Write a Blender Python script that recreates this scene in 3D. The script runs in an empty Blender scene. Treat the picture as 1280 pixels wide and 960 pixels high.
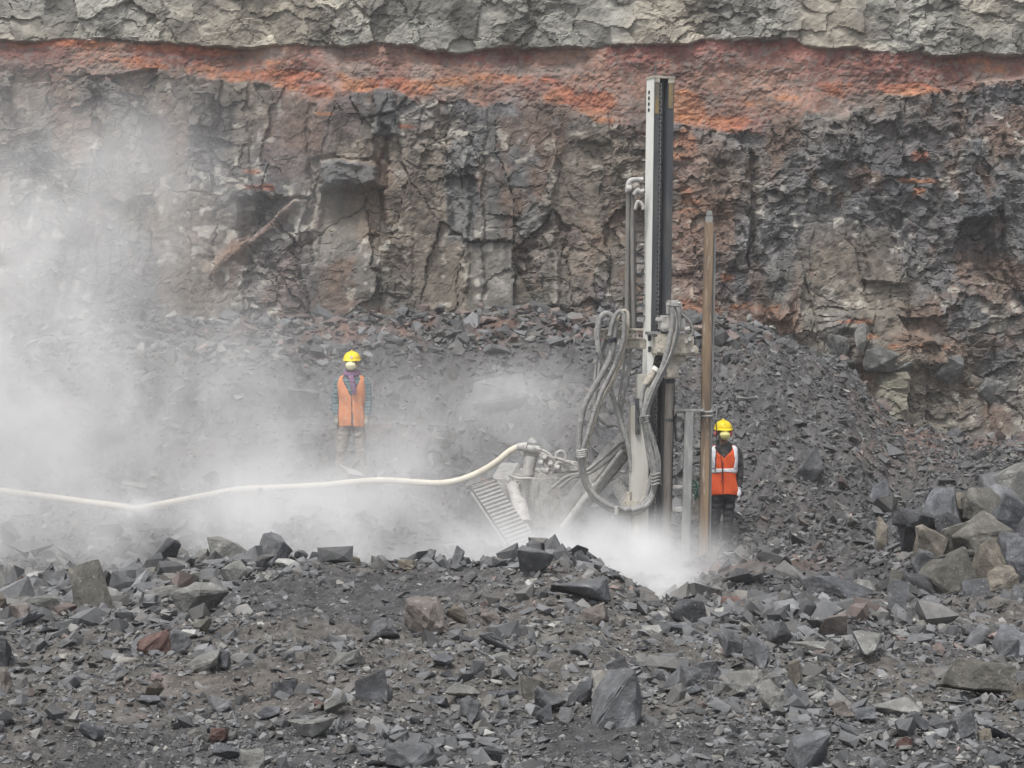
import bpy, bmesh, math, random
import numpy as np
from mathutils import Vector, Matrix, Quaternion
random.seed(7)
rng = np.random.default_rng(11)
scene = bpy.context.scene
col = scene.collection
R = math.radians

# ------------------------------------------------------------------ camera
F = 2068.0          # focal length in pixels of the 1280 px wide photograph
CZ = 3.1            # eye height above the drilling floor
HY = 400.0          # image row of the horizon
cam_d = bpy.data.cameras.new('camera')
cam = bpy.data.objects.new('camera', cam_d)
col.objects.link(cam)
cam.location = (0, 0, CZ)
cam.rotation_euler = (R(90), 0, 0)
cam_d.sensor_width = 36
cam_d.lens = 36 * F / 1280
cam_d.shift_y = -(480 - HY) / 1280
cam_d.clip_start = 0.1
cam_d.clip_end = 2000
scene.camera = cam

# ------------------------------------------------------------------ sky, light, exposure
SUN_EL, SUN_AZ = R(64), R(-150)     # soft light high behind the left shoulder
world = bpy.data.worlds.new('World')
scene.world = world
world.use_nodes = True
wn = world.node_tree
wn.nodes.clear()
sky = wn.nodes.new('ShaderNodeTexSky')
sky.sky_type = 'NISHITA'
sky.sun_disc = False
sky.sun_elevation = SUN_EL
sky.sun_rotation = SUN_AZ
sky.dust_density = 3.0
hsv = wn.nodes.new('ShaderNodeHueSaturation')      # overcast: the blue is greyed out
hsv.inputs['Saturation'].default_value = 0.22
bg = wn.nodes.new('ShaderNodeBackground')
bg.inputs['Strength'].default_value = 0.115
wo = wn.nodes.new('ShaderNodeOutputWorld')
wn.links.new(sky.outputs[0], hsv.inputs['Color'])
wn.links.new(hsv.outputs[0], bg.inputs['Color'])
wn.links.new(bg.outputs[0], wo.inputs['Surface'])
sun_d = bpy.data.lights.new('sun', 'SUN')
sun = bpy.data.objects.new('sun', sun_d)
col.objects.link(sun)
sun_d.energy = 1.5
sun_d.angle = R(12)
sun_d.color = (1.0, 0.965, 0.92)
sd = Vector((math.sin(SUN_AZ) * math.cos(SUN_EL), math.cos(SUN_AZ) * math.cos(SUN_EL), math.sin(SUN_EL)))
sun.rotation_euler = (-sd).to_track_quat('-Z', 'Y').to_euler()
scene.view_settings.view_transform = 'Standard'
scene.view_settings.look = 'None'
scene.view_settings.gamma = 1
scene.view_settings.exposure = 0.92
cy = scene.cycles
cy.max_bounces = 8
cy.diffuse_bounces = 3
cy.volume_bounces = 4
cy.volume_step_rate = 0.8
cy.volume_max_steps = 256
cy.use_denoising = True
cy.use_adaptive_sampling = True
cy.adaptive_threshold = 0.02

# ------------------------------------------------------------------ helpers
def P(px, py, Y):
    """world point seen at pixel (px, py) of the 1280x960 photograph at distance Y"""
    return Vector(((px - 640) / F * Y, Y, CZ - (py - HY) / F * Y))

def tag(o, label=None, cat=None, group=None, kind=None):
    if label: o['label'] = label
    if cat: o['category'] = cat
    if group: o['group'] = group
    if kind: o['kind'] = kind
    return o

def empty(name, loc, label, cat, group=None):
    o = bpy.data.objects.new(name, None)
    o.empty_display_size = 0.2
    o.location = loc
    col.objects.link(o)
    return tag(o, label, cat, group)

def hsh(ix, iy, s):
    ix = ix.astype(np.int64).astype(np.uint32); iy = iy.astype(np.int64).astype(np.uint32)
    h = ix * np.uint32(374761393) + iy * np.uint32(668265263) + np.uint32((s * 2246822519 + 3266489917) & 0xffffffff)
    h = (h ^ (h >> np.uint32(13))) * np.uint32(1274126177)
    h = h ^ (h >> np.uint32(16))
    h = h * np.uint32(2654435761)
    h = h ^ (h >> np.uint32(15))
    return h.astype(np.float64) / 4294967296.0

def vnoise(x, y, s):
    ix = np.floor(x); iy = np.floor(y)
    fx = x - ix; fy = y - iy
    u = fx * fx * (3 - 2 * fx); v = fy * fy * (3 - 2 * fy)
    a = hsh(ix, iy, s); b = hsh(ix + 1, iy, s); c = hsh(ix, iy + 1, s); d = hsh(ix + 1, iy + 1, s)
    return (a * (1 - u) + b * u) * (1 - v) + (c * (1 - u) + d * u) * v * 1.0

def fbm(x, y, s, o=4, g=0.5):
    t = 0; a = 1; n = 0
    for k in range(o):
        t = t + a * (vnoise(x, y, s + k * 17) * 2 - 1); n += a
        a *= g; x = x * 2.03 + 11.3; y = y * 2.03 + 5.7
    return t / n

def worley(x, y, s, jit=0.9):
    """returns F1, F2, hashes of the nearest cell, offset to its centre"""
    ix = np.floor(x); iy = np.floor(y)
    f1 = np.full(x.shape, 9.0); f2 = np.full(x.shape, 9.0)
    cx = np.zeros(x.shape); cyy = np.zeros(x.shape); dx = np.zeros(x.shape); dy = np.zeros(x.shape)
    for i in (-1, 0, 1):
        for j in (-1, 0, 1):
            gx = ix + i; gy = iy + j
            qx = gx + 0.5 + (hsh(gx, gy, s) - 0.5) * jit - x
            qy = gy + 0.5 + (hsh(gx, gy, s + 1) - 0.5) * jit - y
            d = np.sqrt(qx * qx + qy * qy)
            m = d < f1
            f2 = np.where(m, f1, np.minimum(f2, d))
            f1 = np.where(m, d, f1)
            cx = np.where(m, gx, cx); cyy = np.where(m, gy, cyy)
            dx = np.where(m, qx, dx); dy = np.where(m, qy, dy)
    h = [hsh(cx, cyy, s + 20 + k) for k in range(5)]
    return f1, f2, h, dx, dy

def sstep(a, b, x):
    t = np.clip((x - a) / (b - a), 0, 1)
    return t * t * (3 - 2 * t)

def np_mesh(name, V, T, C=None, mats=(), parent=None, smooth=False):
    """mesh object from numpy arrays; T is (n,3) or (n,4); C per-vertex or per-face rgb"""
    V = np.asarray(V, dtype=np.float32); T = np.asarray(T, dtype=np.int32)
    me = bpy.data.meshes.new(name)
    k = T.shape[1]
    me.vertices.add(len(V)); me.vertices.foreach_set('co', V.ravel())
    me.loops.add(T.size); me.loops.foreach_set('vertex_index', T.ravel())
    me.polygons.add(len(T))
    me.polygons.foreach_set('loop_start', np.arange(0, T.size, k, dtype=np.int32))
    me.polygons.foreach_set('loop_total', np.full(len(T), k, dtype=np.int32))
    me.polygons.foreach_set('use_smooth', np.full(len(T), smooth))
    if C is not None:
        dom = 'POINT' if len(C) == len(V) else 'FACE'
        at = me.attributes.new('tint', 'FLOAT_COLOR', dom)
        C4 = np.ones((len(C), 4), dtype=np.float32); C4[:, :3] = C
        at.data.foreach_set('color', C4.ravel())
    me.update(calc_edges=True)
    for m in mats: me.materials.append(m)
    o = bpy.data.objects.new(name, me)
    col.objects.link(o)
    if parent: o.parent = parent
    return o

# ------------------------------------------------------------------ materials
def nd(nt, t, **kw):
    n = nt.nodes.new(t)
    for k, v in kw.items():
        if k in n.inputs: n.inputs[k].default_value = v
        else: setattr(n, k, v)
    return n

def rock_material(name, base=(0.13, 0.13, 0.13), use_tint=True, scale=14.0, bump=0.5, dist=0.02, lo=0.6, hi=1.4, rough=0.9, speck=0.0, obj_tint=False):
    m = bpy.data.materials.new(name); m.use_nodes = True
    nt = m.node_tree; nt.nodes.clear()
    L = nt.links.new
    out = nd(nt, 'ShaderNodeOutputMaterial'); bs = nd(nt, 'ShaderNodeBsdfPrincipled', Roughness=rough)
    bs.inputs['Specular IOR Level'].default_value = 0.35
    geo = nd(nt, 'ShaderNodeTexCoord')
    n1 = nd(nt, 'ShaderNodeTexNoise', Scale=scale, Detail=7.0, Roughness=0.65)
    n2 = nd(nt, 'ShaderNodeTexNoise', Scale=scale * 0.22, Detail=3.0, Roughness=0.6)
    L(geo.outputs['Object'], n1.inputs['Vector']); L(geo.outputs['Object'], n2.inputs['Vector'])
    add = nd(nt, 'ShaderNodeMath', operation='ADD'); L(n1.outputs[0], add.inputs[0]); L(n2.outputs[0], add.inputs[1])
    mr = nd(nt, 'ShaderNodeMapRange'); mr.inputs['From Min'].default_value = 0.7; mr.inputs['From Max'].default_value = 1.3
    mr.inputs['To Min'].default_value = lo; mr.inputs['To Max'].default_value = hi
    L(add.outputs[0], mr.inputs['Value'])
    src = None
    if use_tint:
        at = nd(nt, 'ShaderNodeAttribute', attribute_name='tint'); src = at.outputs['Color']
    elif obj_tint:
        oi = nd(nt, 'ShaderNodeObjectInfo'); src = oi.outputs['Color']
    vm = nd(nt, 'ShaderNodeVectorMath', operation='SCALE')
    if src: L(src, vm.inputs[0])
    else: vm.inputs[0].default_value = base
    L(mr.outputs[0], vm.inputs['Scale'])
    last = vm.outputs[0]
    if obj_tint:                                        # weathered pale crust in patches
        pn = nd(nt, 'ShaderNodeTexNoise', Scale=scale * 0.5, Detail=6.0, Roughness=0.7); L(geo.outputs['Object'], pn.inputs['Vector'])
        pr = nd(nt, 'ShaderNodeMapRange'); pr.inputs['From Min'].default_value = 0.50; pr.inputs['From Max'].default_value = 0.62; pr.inputs['To Max'].default_value = 0.5
        L(pn.outputs[0], pr.inputs['Value'])
        hs = nd(nt, 'ShaderNodeVectorMath', operation='SCALE'); L(last, hs.inputs[0]); hs.inputs['Scale'].default_value = 1.75
        pm = nd(nt, 'ShaderNodeMix', data_type='RGBA'); L(pr.outputs[0], pm.inputs[0]); L(last, pm.inputs[6]); L(hs.outputs[0], pm.inputs[7])
        last = pm.outputs[2]
    if speck > 0:
        vo = nd(nt, 'ShaderNodeTexNoise', Scale=scale * 4.5, Detail=2.0)
        L(geo.outputs['Object'], vo.inputs['Vector'])
        r2 = nd(nt, 'ShaderNodeMapRange'); r2.inputs['From Min'].default_value = 0.64; r2.inputs['From Max'].default_value = 0.74
        r2.inputs['To Max'].default_value = speck
        L(vo.outputs[0], r2.inputs['Value'])
        mx = nd(nt, 'ShaderNodeMix', data_type='RGBA'); L(r2.outputs[0], mx.inputs[0]); L(last, mx.inputs[6])
        mx.inputs[7].default_value = (0.42, 0.41, 0.38, 1)
        last = mx.outputs[2]
    L(last, bs.inputs['Base Color'])
    bp = nd(nt, 'ShaderNodeBump', Strength=bump, Distance=dist)
    nb = nd(nt, 'ShaderNodeTexNoise', Scale=scale * 1.7, Detail=8.0, Roughness=0.7)
    L(geo.outputs['Object'], nb.inputs['Vector']); L(nb.outputs[0], bp.inputs['Height'])
    L(bp.outputs[0], bs.inputs['Normal']); L(bs.outputs[0], out.inputs[0])
    return m

def paint(name, c, c2=None, rough=0.7, metal=0.0, scale=9.0, amount=(0.45, 0.62), bump=0.15, streak=1.0, c3=None):
    """dusty or worn paint, metal, cloth or rubber: two colours mottled by noise (streak < 1 draws the spots out along z)"""
    m = bpy.data.materials.new(name); m.use_nodes = True
    nt = m.node_tree; nt.nodes.clear(); L = nt.links.new
    out = nd(nt, 'ShaderNodeOutputMaterial'); bs = nd(nt, 'ShaderNodeBsdfPrincipled', Roughness=rough, Metallic=metal)
    bs.inputs['Specular IOR Level'].default_value = 0.3
    tc = nd(nt, 'ShaderNodeTexCoord'); mp = nd(nt, 'ShaderNodeMapping'); mp.inputs['Scale'].default_value = (1, 1, streak)
    L(tc.outputs['Object'], mp.inputs['Vector'])
    n = nd(nt, 'ShaderNodeTexNoise', Scale=scale, Detail=6.0, Roughness=0.65); L(mp.outputs[0], n.inputs['Vector'])
    mr = nd(nt, 'ShaderNodeMapRange'); mr.inputs['From Min'].default_value = amount[0]; mr.inputs['From Max'].default_value = amount[1]
    L(n.outputs[0], mr.inputs['Value'])
    mx = nd(nt, 'ShaderNodeMix', data_type='RGBA'); L(mr.outputs[0], mx.inputs[0])
    if c2 is None: c2 = tuple(v * 0.7 for v in c)
    mx.inputs[6].default_value = (*c, 1); mx.inputs[7].default_value = (*c2, 1)
    last = mx.outputs[2]
    if c3:
        n3 = nd(nt, 'ShaderNodeTexNoise', Scale=scale * 3.1, Detail=4.0, Roughness=0.7); L(mp.outputs[0], n3.inputs['Vector'])
        m3 = nd(nt, 'ShaderNodeMapRange'); m3.inputs['From Min'].default_value = 0.56; m3.inputs['From Max'].default_value = 0.64
        L(n3.outputs[0], m3.inputs['Value'])
        x3 = nd(nt, 'ShaderNodeMix', data_type='RGBA'); L(m3.outputs[0], x3.inputs[0]); L(last, x3.inputs[6]); x3.inputs[7].default_value = (*c3, 1)
        last = x3.outputs[2]
    L(last, bs.inputs['Base Color'])
    bp = nd(nt, 'ShaderNodeBump', Strength=bump, Distance=0.01)
    nb = nd(nt, 'ShaderNodeTexNoise', Scale=scale * 4, Detail=4.0); L(tc.outputs['Object'], nb.inputs['Vector'])
    L(nb.outputs[0], bp.inputs['Height']); L(bp.outputs[0], bs.inputs['Normal']); L(bs.outputs[0], out.inputs[0])
    return m

M_CLIFF = rock_material('cliff_rock', scale=3.2, bump=0.4, dist=0.04, lo=0.75, hi=1.27, speck=0.25)
M_GROUND = rock_material('quarry_dirt', scale=20, bump=0.8, dist=0.02, lo=0.6, hi=1.45, speck=0.5)
M_CHIP = rock_material('broken_basalt', scale=22, bump=0.35, dist=0.008, lo=0.7, hi=1.35, speck=0.15)
M_ROCK = rock_material('basalt_boulder', use_tint=False, obj_tint=True, scale=11, bump=0.9, dist=0.03, lo=0.6, hi=1.42, speck=0.5)
# ------------------------------------------------------------------ lie of the land
TX = [-260, 0, 60, 150, 200, 280, 350, 441, 560, 640, 690, 730, 770, 810, 850, 900, 960, 1060, 1120, 1200, 1280, 1500]
TY = [5, 7, 9, 11, 12.5, 14, 16, 18, 20, 22, 24, 27, 30, 34]
TP = {   # image row at which the ground is seen, per column and distance
 -260: [1040, 885, 805, 765, 742, 790, 760, 720, 670, 620, 570, 500, 450, 410],
 0:    [1040, 885, 803, 763, 738, 790, 760, 720, 670, 622, 570, 500, 450, 410],
 60:   [1040, 885, 802, 760, 730, 790, 760, 720, 670, 622, 570, 500, 450, 410],
 150:  [1040, 882, 800, 755, 728, 785, 760, 720, 670, 622, 568, 500, 450, 408],
 200:  [1040, 880, 795, 745, 712, 780, 760, 720, 668, 618, 565, 500, 450, 406],
 280:  [1040, 878, 790, 735, 704, 775, 755, 718, 664, 614, 560, 498, 450, 404],
 350:  [1040, 875, 785, 728, 702, 770, 755, 715, 660, 612, 560, 496, 448, 402],
 441:  [1040, 875, 790, 735, 707, 770, 755, 712, 655, 608, 560, 492, 445, 398],
 560:  [1040, 878, 795, 738, 707, 775, 755, 722, 680, 625, 565, 490, 440, 392],
 640:  [1040, 878, 795, 738, 708, 775, 758, 730, 695, 640, 575, 490, 438, 392],
 690:  [1040, 880, 795, 730, 692, 775, 765, 735, 702, 650, 580, 490, 438, 396],
 730:  [1040, 880, 795, 733, 694, 770, 768, 738, 704, 655, 580, 490, 436, 400],
 770:  [1040, 882, 800, 745, 724, 765, 768, 738, 706, 660, 585, 490, 436, 402],
 810:  [1040, 885, 805, 768, 752, 760, 766, 738, 706, 662, 588, 490, 436, 402],
 850:  [1040, 885, 810, 785, 768, 758, 760, 736, 706, 665, 590, 492, 438, 402],
 900:  [1040, 885, 812, 785, 762, 752, 745, 725, 704, 678, 600, 500, 438, 404],
 960:  [1040, 885, 812, 782, 758, 742, 728, 714, 698, 668, 600, 500, 442, 420],
 1060: [1040, 885, 815, 785, 762, 745, 728, 712, 695, 662, 615, 545, 495, 490],
 1120: [1040, 888, 820, 790, 768, 755, 735, 712, 695, 668, 640, 590, 575, 562],
 1200: [1040, 890, 830, 798, 780, 770, 728, 690, 680, 660, 640, 605, 585, 566],
 1280: [1040, 890, 838, 806, 792, 782, 700, 655, 650, 642, 630, 600, 580, 562],
 1500: [1040, 890, 838, 806, 792, 770, 660, 610, 610, 610, 600, 580, 570, 555],
}
_px = np.linspace(-260, 1500, 221); _yy = np.concatenate([np.linspace(5, 34, 175)])
_tab = np.zeros((len(TX), len(TY)))
for i, c in enumerate(TX):
    for j, y in enumerate(TY):
        _tab[i, j] = CZ - (TP[c][j] - HY) / F * y
_t1 = np.array([np.interp(_yy, TY, _tab[i]) for i in range(len(TX))])
_t2 = np.array([np.interp(_px, TX, _t1[:, j]) for j in range(len(_yy))]).T
for _ in range(1):
    p_ = np.pad(_t2, 1, mode='edge')
    _t2 = (p_[:-2, 1:-1] + p_[2:, 1:-1] + p_[1:-1, :-2] + p_[1:-1, 2:] + p_[1:-1, 1:-1] * 2) / 6

def land(x, Y):
    x = np.asarray(x, float); Y = np.asarray(Y, float)
    Yc = np.clip(Y, 5, 34)
    px = np.clip(640 + x * F / np.maximum(Yc, 5), -260, 1500)
    a = (px + 260) / 1760 * 220; b = (Yc - 5) / 29 * 174
    i = np.clip(np.floor(a).astype(int), 0, 219); j = np.clip(np.floor(b).astype(int), 0, 173)
    u = a - i; v = b - j
    return (_t2[i, j] * (1 - u) + _t2[i + 1, j] * u) * (1 - v) + (_t2[i, j + 1] * (1 - u) + _t2[i + 1, j + 1] * u) * v

def land_detail(x, Y):
    far = sstep(13, 20, Y)
    hump = sstep(0.45, 0.85, vnoise(x * 0.55 + 4, Y * 0.4, 71)) * sstep(2.2, 4.5, x) * sstep(20, 24, Y) * sstep(34, 31, Y)
    pad = np.exp(-((x - 1.9) / 1.6) ** 2 - ((Y - 20) / 2.0) ** 2)         # trodden drilling floor
    z = 0.45 * hump + fbm(x * 0.9, Y * 0.9, 3, 5, 0.55) * (0.10 + 0.22 * far * (1 - pad))
    wx = x + 0.15 * fbm(x * 2, Y * 2, 9, 2); wy = Y + 0.15 * fbm(x * 2 + 9, Y * 2, 10, 2)
    f1, f2, h, dx, dy = worley(wx / 0.55, wy / 0.55, 31)
    m = sstep(0.35, 0.7, vnoise(x * 0.5, Y * 0.5, 55))
    z = z + (0.3 + 0.7 * m) * 0.13 * (0.55 - f1) * (0.6 + 1.2 * far)
    f1, f2, h, dx, dy = worley(wx / 0.17, wy / 0.17, 41)
    z = z + 0.055 * (0.5 - f1) * (0.5 + 0.9 * far) * (1 - 0.6 * pad)
    hk = h
    f1, f2, h, dx, dy = worley(wx / 0.06, wy / 0.06, 51)
    z = z + 0.022 * (0.5 - f1) * (0.8 + far)
    return z, h, far

def ground_z(x, Y):
    z, _, _ = land_detail(np.atleast_1d(np.asarray(x, float)), np.atleast_1d(np.asarray(Y, float)))
    return land(x, Y) + z

def rust_mask(x, Y):
    """reddish dust among the rubble: at the cliff foot and on a few patches of the floor"""
    px = 640 + x * F / np.maximum(Y, 1)
    def blob(cx, w, cY, h, a): return a * np.exp(-((px - cx) / w) ** 2 - ((Y - cY) / h) ** 2)
    r = blob(520, 190, 32.2, 1.8, 1.3) + blob(800, 130, 32.4, 1.7, 1.4) + blob(905, 30, 31.5, 2.5, 1.4) + blob(935, 85, 18.5, 0.9, 0.9)
    r += blob(1200, 130, 29, 3.0, 0.9) + blob(860, 70, 11.6, 0.5, 0.5) + blob(1130, 160, 33, 0.8, 1.0)
    r += 0.12 * sstep(0.62, 0.8, vnoise(x * 0.7, Y * 0.7, 77))
    return np.clip(r * (0.1 + 1.2 * sstep(.3, .8, vnoise(x * 2.3, Y * 1.6, 78))), 0, 1) * 0.8

# ground: one sheet, fine in front of the camera, coarse far out
_g = 0.5 + 0.0024 * np.arange(1, 31) + 1.1 * (np.arange(1, 31) / 30.0) ** 2.5
urow = np.concatenate([-_g[::-1], np.linspace(-0.5, 0.5, 400), _g])
yrow = np.concatenate([np.linspace(-60, 3.5, 22)[:-1], 3.5 * (35.5 / 3.5) ** np.linspace(0, 1, 350), np.array([38, 45, 60, 90, 160.])])
U, YY = np.meshgrid(urow, yrow)
XX = U * np.maximum(YY, 4.5)
XX = np.where(YY < 4.5, U * (4.5 + (4.5 - YY) * 1.0), XX)
dz, hh, far = land_detail(XX, YY)
ZZ = land(XX, YY) + dz * sstep(0, 4, YY)
ZZ = np.where(YY > 35.4, ZZ - 0.3, ZZ)
nY, nX = XX.shape
V = np.stack([XX.ravel(), YY.ravel(), ZZ.ravel()], 1)
ii = np.arange(nY * nX).reshape(nY, nX)
T = np.stack([ii[:-1, :-1], ii[:-1, 1:], ii[1:, 1:], ii[1:, :-1]], -1).reshape(-1, 4)
xf, yf = XX.ravel(), YY.ravel()
base = np.array([0.098, 0.091, 0.083])
dark = np.array([0.058, 0.058, 0.060])
k = sstep(0.3, 0.7, vnoise(xf * 0.8, yf * 0.8, 61))[:, None]
C = base * (1 - k) + dark * k
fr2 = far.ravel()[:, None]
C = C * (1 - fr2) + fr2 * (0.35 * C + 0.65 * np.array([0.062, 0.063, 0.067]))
rm = rust_mask(xf, yf)[:, None]
C = C * (1 - rm) + np.array([0.130, 0.078, 0.060]) * rm
C = C * (0.62 + 0.70 * hh[3].ravel())[:, None]
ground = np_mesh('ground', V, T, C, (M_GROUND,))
tag(ground, kind='structure')
# the world beyond: one wide flat sheet under everything
s = 900
und = np_mesh('terrain', [(-s, -s, -0.7), (s, -s, -0.7), (s, s, -0.7), (-s, s, -0.7)], [(0, 1, 2, 3)], np.array([[0.11, 0.105, 0.1]] * 4), (M_GROUND,))
tag(und, kind='structure')

# ------------------------------------------------------------------ cliff
CYY = 34.3
def cliff_surface(x, z):
    px = 640 + x * F / CYY; py = HY + (CZ - z) / CYY * F
    wob = fbm(x * 0.7, z * 0.7, 101, 4)
    wx = x + 0.30 * fbm(x * 1.3, z * 0.9, 102, 5, 0.6); wz = z + 0.30 * fbm(x * 1.1 + 7, z * 1.3, 103, 5, 0.6)
    up = np.interp(px, [0, 200, 400, 560, 640, 800, 900, 1000, 1100, 1200, 1280], [46, 51, 55, 58, 53, 52, 47, 50, 60, 68, 70]) + 11 * fbm(x * 0.9, z * 0 + 3, 104, 6, 0.6)
    lo = np.interp(px, [0, 100, 200, 300, 400, 480, 540, 600, 680, 760, 850, 930, 1000, 1060, 1110, 1180, 1280],
                   [88, 92, 90, 102, 122, 116, 112, 122, 140, 142, 155, 168, 152, 146, 116, 100, 92]) + 16 * fbm(x * 1.3, z * 1.3, 105, 5)
    top = sstep(up + 1.5, up - 1.5, py)                # grey flow above the red bed
    red = (1 - top) * sstep(lo + 3, lo - 3, py)
    low = (1 - top) * (1 - red)
    # upright joints of the lower flow
    f1, f2, h, dx, dy = worley(wx / 1.05, wz / 2.6, 111)
    e1 = f2 - f1
    crk = sstep(0.35, 0.7, vnoise(x * 0.9, z * 0.9, 112))
    d = low * ((h[0] - 0.5) * 0.24 + (h[1] - 0.5) * dx * 0.30 + (h[2] - 0.5) * dy * 0.35)
    d = d - low * 0.07 * sstep(0.03, 0.0, e1) * crk
    c1 = h
    jp = px + 16 * fbm(x * 0.6, z * 0.9, 113, 5, 0.6) + 4 * fbm(x * 5, z * 4, 114, 3)
    JO = [-400, -300, -200, -100, -20, 60, 118, 165, 236, 308, 388, 478, 520, 582, 606, 690, 766, 812, 888, 940, 1010, 1078, 1130, 1186, 1238, 1300, 1400, 1500, 1600]
    for k_, j_ in enumerate(JO):
        st_ = [0.08, -0.10, 0.12, -0.06, -0.08, 0.10, -0.10, 0.04][k_ % 8] * (0.3 + 1.1 * vnoise(x * 0 + k_ * 1.7, z * 0.4, 117))
        fade = sstep(0.2, 0.45, vnoise(x * 0 + k_ * 3.3, z * 0.55, 115))
        d = d + low * st_ * sstep(j_ - 1.2, j_ + 1.2, jp) - low * fade * 0.035 * np.exp(-((jp - j_) / 1.3) ** 2)
    rgh = sstep(0.32, 0.66, vnoise(x * 0.8 + 3, z * 0.45, 120) * 0.65 + 0.35 * c1[4] + 0.16 * (px > 880) * (py > 150) - 0.08 * (px < 700))  # how shattered the face is here
    # blocks
    f1, f2, h, dx, dy = worley(wx / 0.62, wz / 0.5 + 0.5 * fbm(x * .5, z * .5, 132, 2), 131)
    e2 = f2 - f1
    w = low * (0.22 + 0.75 * rgh) + top * 0.75 + red * 0.12
    d = d + w * ((h[0] - 0.5) * 0.15 + (h[1] - 0.5) * dx * 0.25 + (h[2] - 0.5) * dy * 0.30)
    d = d - w * 0.035 * sstep(0.045, 0.0, e2) * crk
    c2 = h
    # fragments
    f1, f2, h, dx, dy = worley(wx / 0.24 + 0.6 * wob, wz / 0.17, 141)
    w3 = low * (0.12 + 0.72 * rgh) + top * (0.15 + 0.7 * rgh) + red * 0.12
    d = d + w3 * ((h[0] - 0.5) * 0.11 + (h[1] - 0.5) * dx * 0.14 + (h[2] - 0.5) * dy * 0.17)
    c3 = h
    f1, f2, h, dx, dy = worley(wx / 0.10, wz / 0.075, 151)
    w4 = low * (0.09 + 0.6 * rgh) + top * (0.1 + 0.5 * rgh) + red * 0.25
    d = d + w4 * ((h[0] - 0.5) * 0.045 + (h[1] - 0.5) * dx * 0.05 + (h[2] - 0.5) * dy * 0.06)
    c4 = h
    lf1, _, _, _, _ = worley(x / 0.16 + 0.3 * wob, z / 0.13, 155); lf2, _, _, _, _ = worley(x / 0.075, z / 0.07, 157)
    gran = sstep(0.3, 0.6, vnoise(x * 1.1, z * 1.6, 159))
    d = d + red * (0.035 * (0.5 - lf1) + 0.022 * (0.5 - lf2)) * (0.3 + gran)
    d = d + 0.05 * fbm(x * 3, z * 3, 161, 5, 0.6) + 0.25 * fbm(x * 0.35, z * 0.35, 162, 3)
    d = d + top * (0.02 + 0.10 * sstep(0.3, 0.7, vnoise(x * 1.4, z * 0 + 2, 163))) - red * 0.06 + red * 0.06 * sstep(up, lo, py) - red * 0.10 * sstep(0.35, 0.75, vnoise(x * .9, z * 1.5, 164))
    # slightly leaning face, broken foot
    d = d + 0.10 * (5 - z) + 0.25 * sstep(1.2, 0.0, z)
    # features one can recognise in the photograph
    def box(x0, x1, y0, y1, sx=5, sy=4):
        return sstep(x0 - sx, x0 + sx, px) * sstep(x1 + sx, x1 - sx, px) * sstep(y0 - sy, y0 + sy, py) * sstep(y1 + sy, y1 - sy, py)
    jx = px + 13 * fbm(x * 1.6, z * 1.6, 171, 5, 0.6); jy = py + 13 * fbm(x * 1.6, z * 1.6 + 4, 172, 5, 0.6)
    def jbox(x0, x1, y0, y1, sx=3, sy=3):
        return sstep(x0 - sx, x0 + sx, jx) * sstep(x1 + sx, x1 - sx, jx) * sstep(y0 - sy, y0 + sy, jy) * sstep(y1 + sy, y1 - sy, jy)
    d = d + 0.30 * jbox(400, 478, 203, 233, 5, 5) + 0.1 * jbox(420, 460, 196, 210, 6, 6)                              # dark overhanging block
    cave = jbox(398, 480, 236, 330, 4, 3) * sstep(345, 236, py)
    d = d - 0.42 * cave
    t = np.clip((px - 262) / 108, 0, 1); line = 342 - t * 92
    rampm = sstep(250, 275, px) * sstep(378, 366, px) * np.exp(-((py - line - 3 - 7 * fbm(x * 2.5, z * 2.5, 175, 4)) / (6.0 + 7 * vnoise(x * 1.5, z, 176))) ** 2)
    d = d + 0.24 * rampm
    cav2 = jbox(300, 384, 246, 312, 4, 3) * sstep(line + 2, line - 6, py)
    d = d - 0.40 * cav2
    d = d + 0.30 * jbox(1194, 1222, 176, 246) + 0.35 * jbox(1192, 1246, 246, 280) - 0.25 * jbox(1196, 1240, 284, 330)
    for (a, b_, c_, dd, amp) in ((725, 765, 142, 180, .16), (768, 806, 150, 190, .10), (470, 500, 108, 165, .22), (388, 470, 126, 196, .12), (560, 592, 215, 300, -.2),
                                 (640, 660, 320, 345, -.15), (686, 694, 180, 385, .14), (576, 584, 160, 360, .12), (478, 486, 150, 240, -.22), (386, 396, 130, 330, -.12), (888, 905, 170, 200, .2),
                                 (905, 938, 180, 340, .18), (938, 950, 190, 340, -.2), (1180, 1192, 170, 300, .15), (1022, 1058, 160, 210, .16), (1000, 1040, 195, 215, .1), (235, 262, 110, 160, .15),
                                 (160, 175, 130, 300, .12), (1075, 1130, 320, 352, .2), (1140, 1200, 110, 165, .1), (958, 985, 370, 400, .3)):
        d = d + amp * jbox(a, b_, c_, dd)
    d = d + 0.45 * jbox(1085, 1122, 466, 560, 4, 6)                       # pale upright slab at the foot
    d = d + 0.22 * jbox(930, 1110, 392, 420, 12, 9) + 0.28 * jbox(1060, 1180, 420, 460, 12, 9)
    # ---- colours (base colour of the rock itself)
    def c(r, g, b): return np.array([r, g, b])
    n = px.shape[0] if px.ndim == 1 else None
    A = lambda v: v[..., None]
    bj = 22 * fbm(x * 2.2, z * 2.2, 198, 4, 0.7)
    cr_ = (1 - top) * sstep(lo + 7, lo - 7, py + bj); red_d = red; red = cr_; low = (1 - top) * (1 - red)
    br = 0.78 + 0.42 * c2[3] + 0.30 * (c3[3] - 0.5) * (0.4 + rgh)
    warm = sstep(0.3, 0.7, vnoise(x * 0.6 + 9, z * 0.5, 181))
    lowc = A(1 - warm) * c(0.098, 0.096, 0.095) + A(warm) * c(0.132, 0.113, 0.093)
    pur = sstep(0.66, 0.8, c1[3] * 0.5 + 0.5 * vnoise(x * 0.9, z * 1.4, 182))
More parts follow.
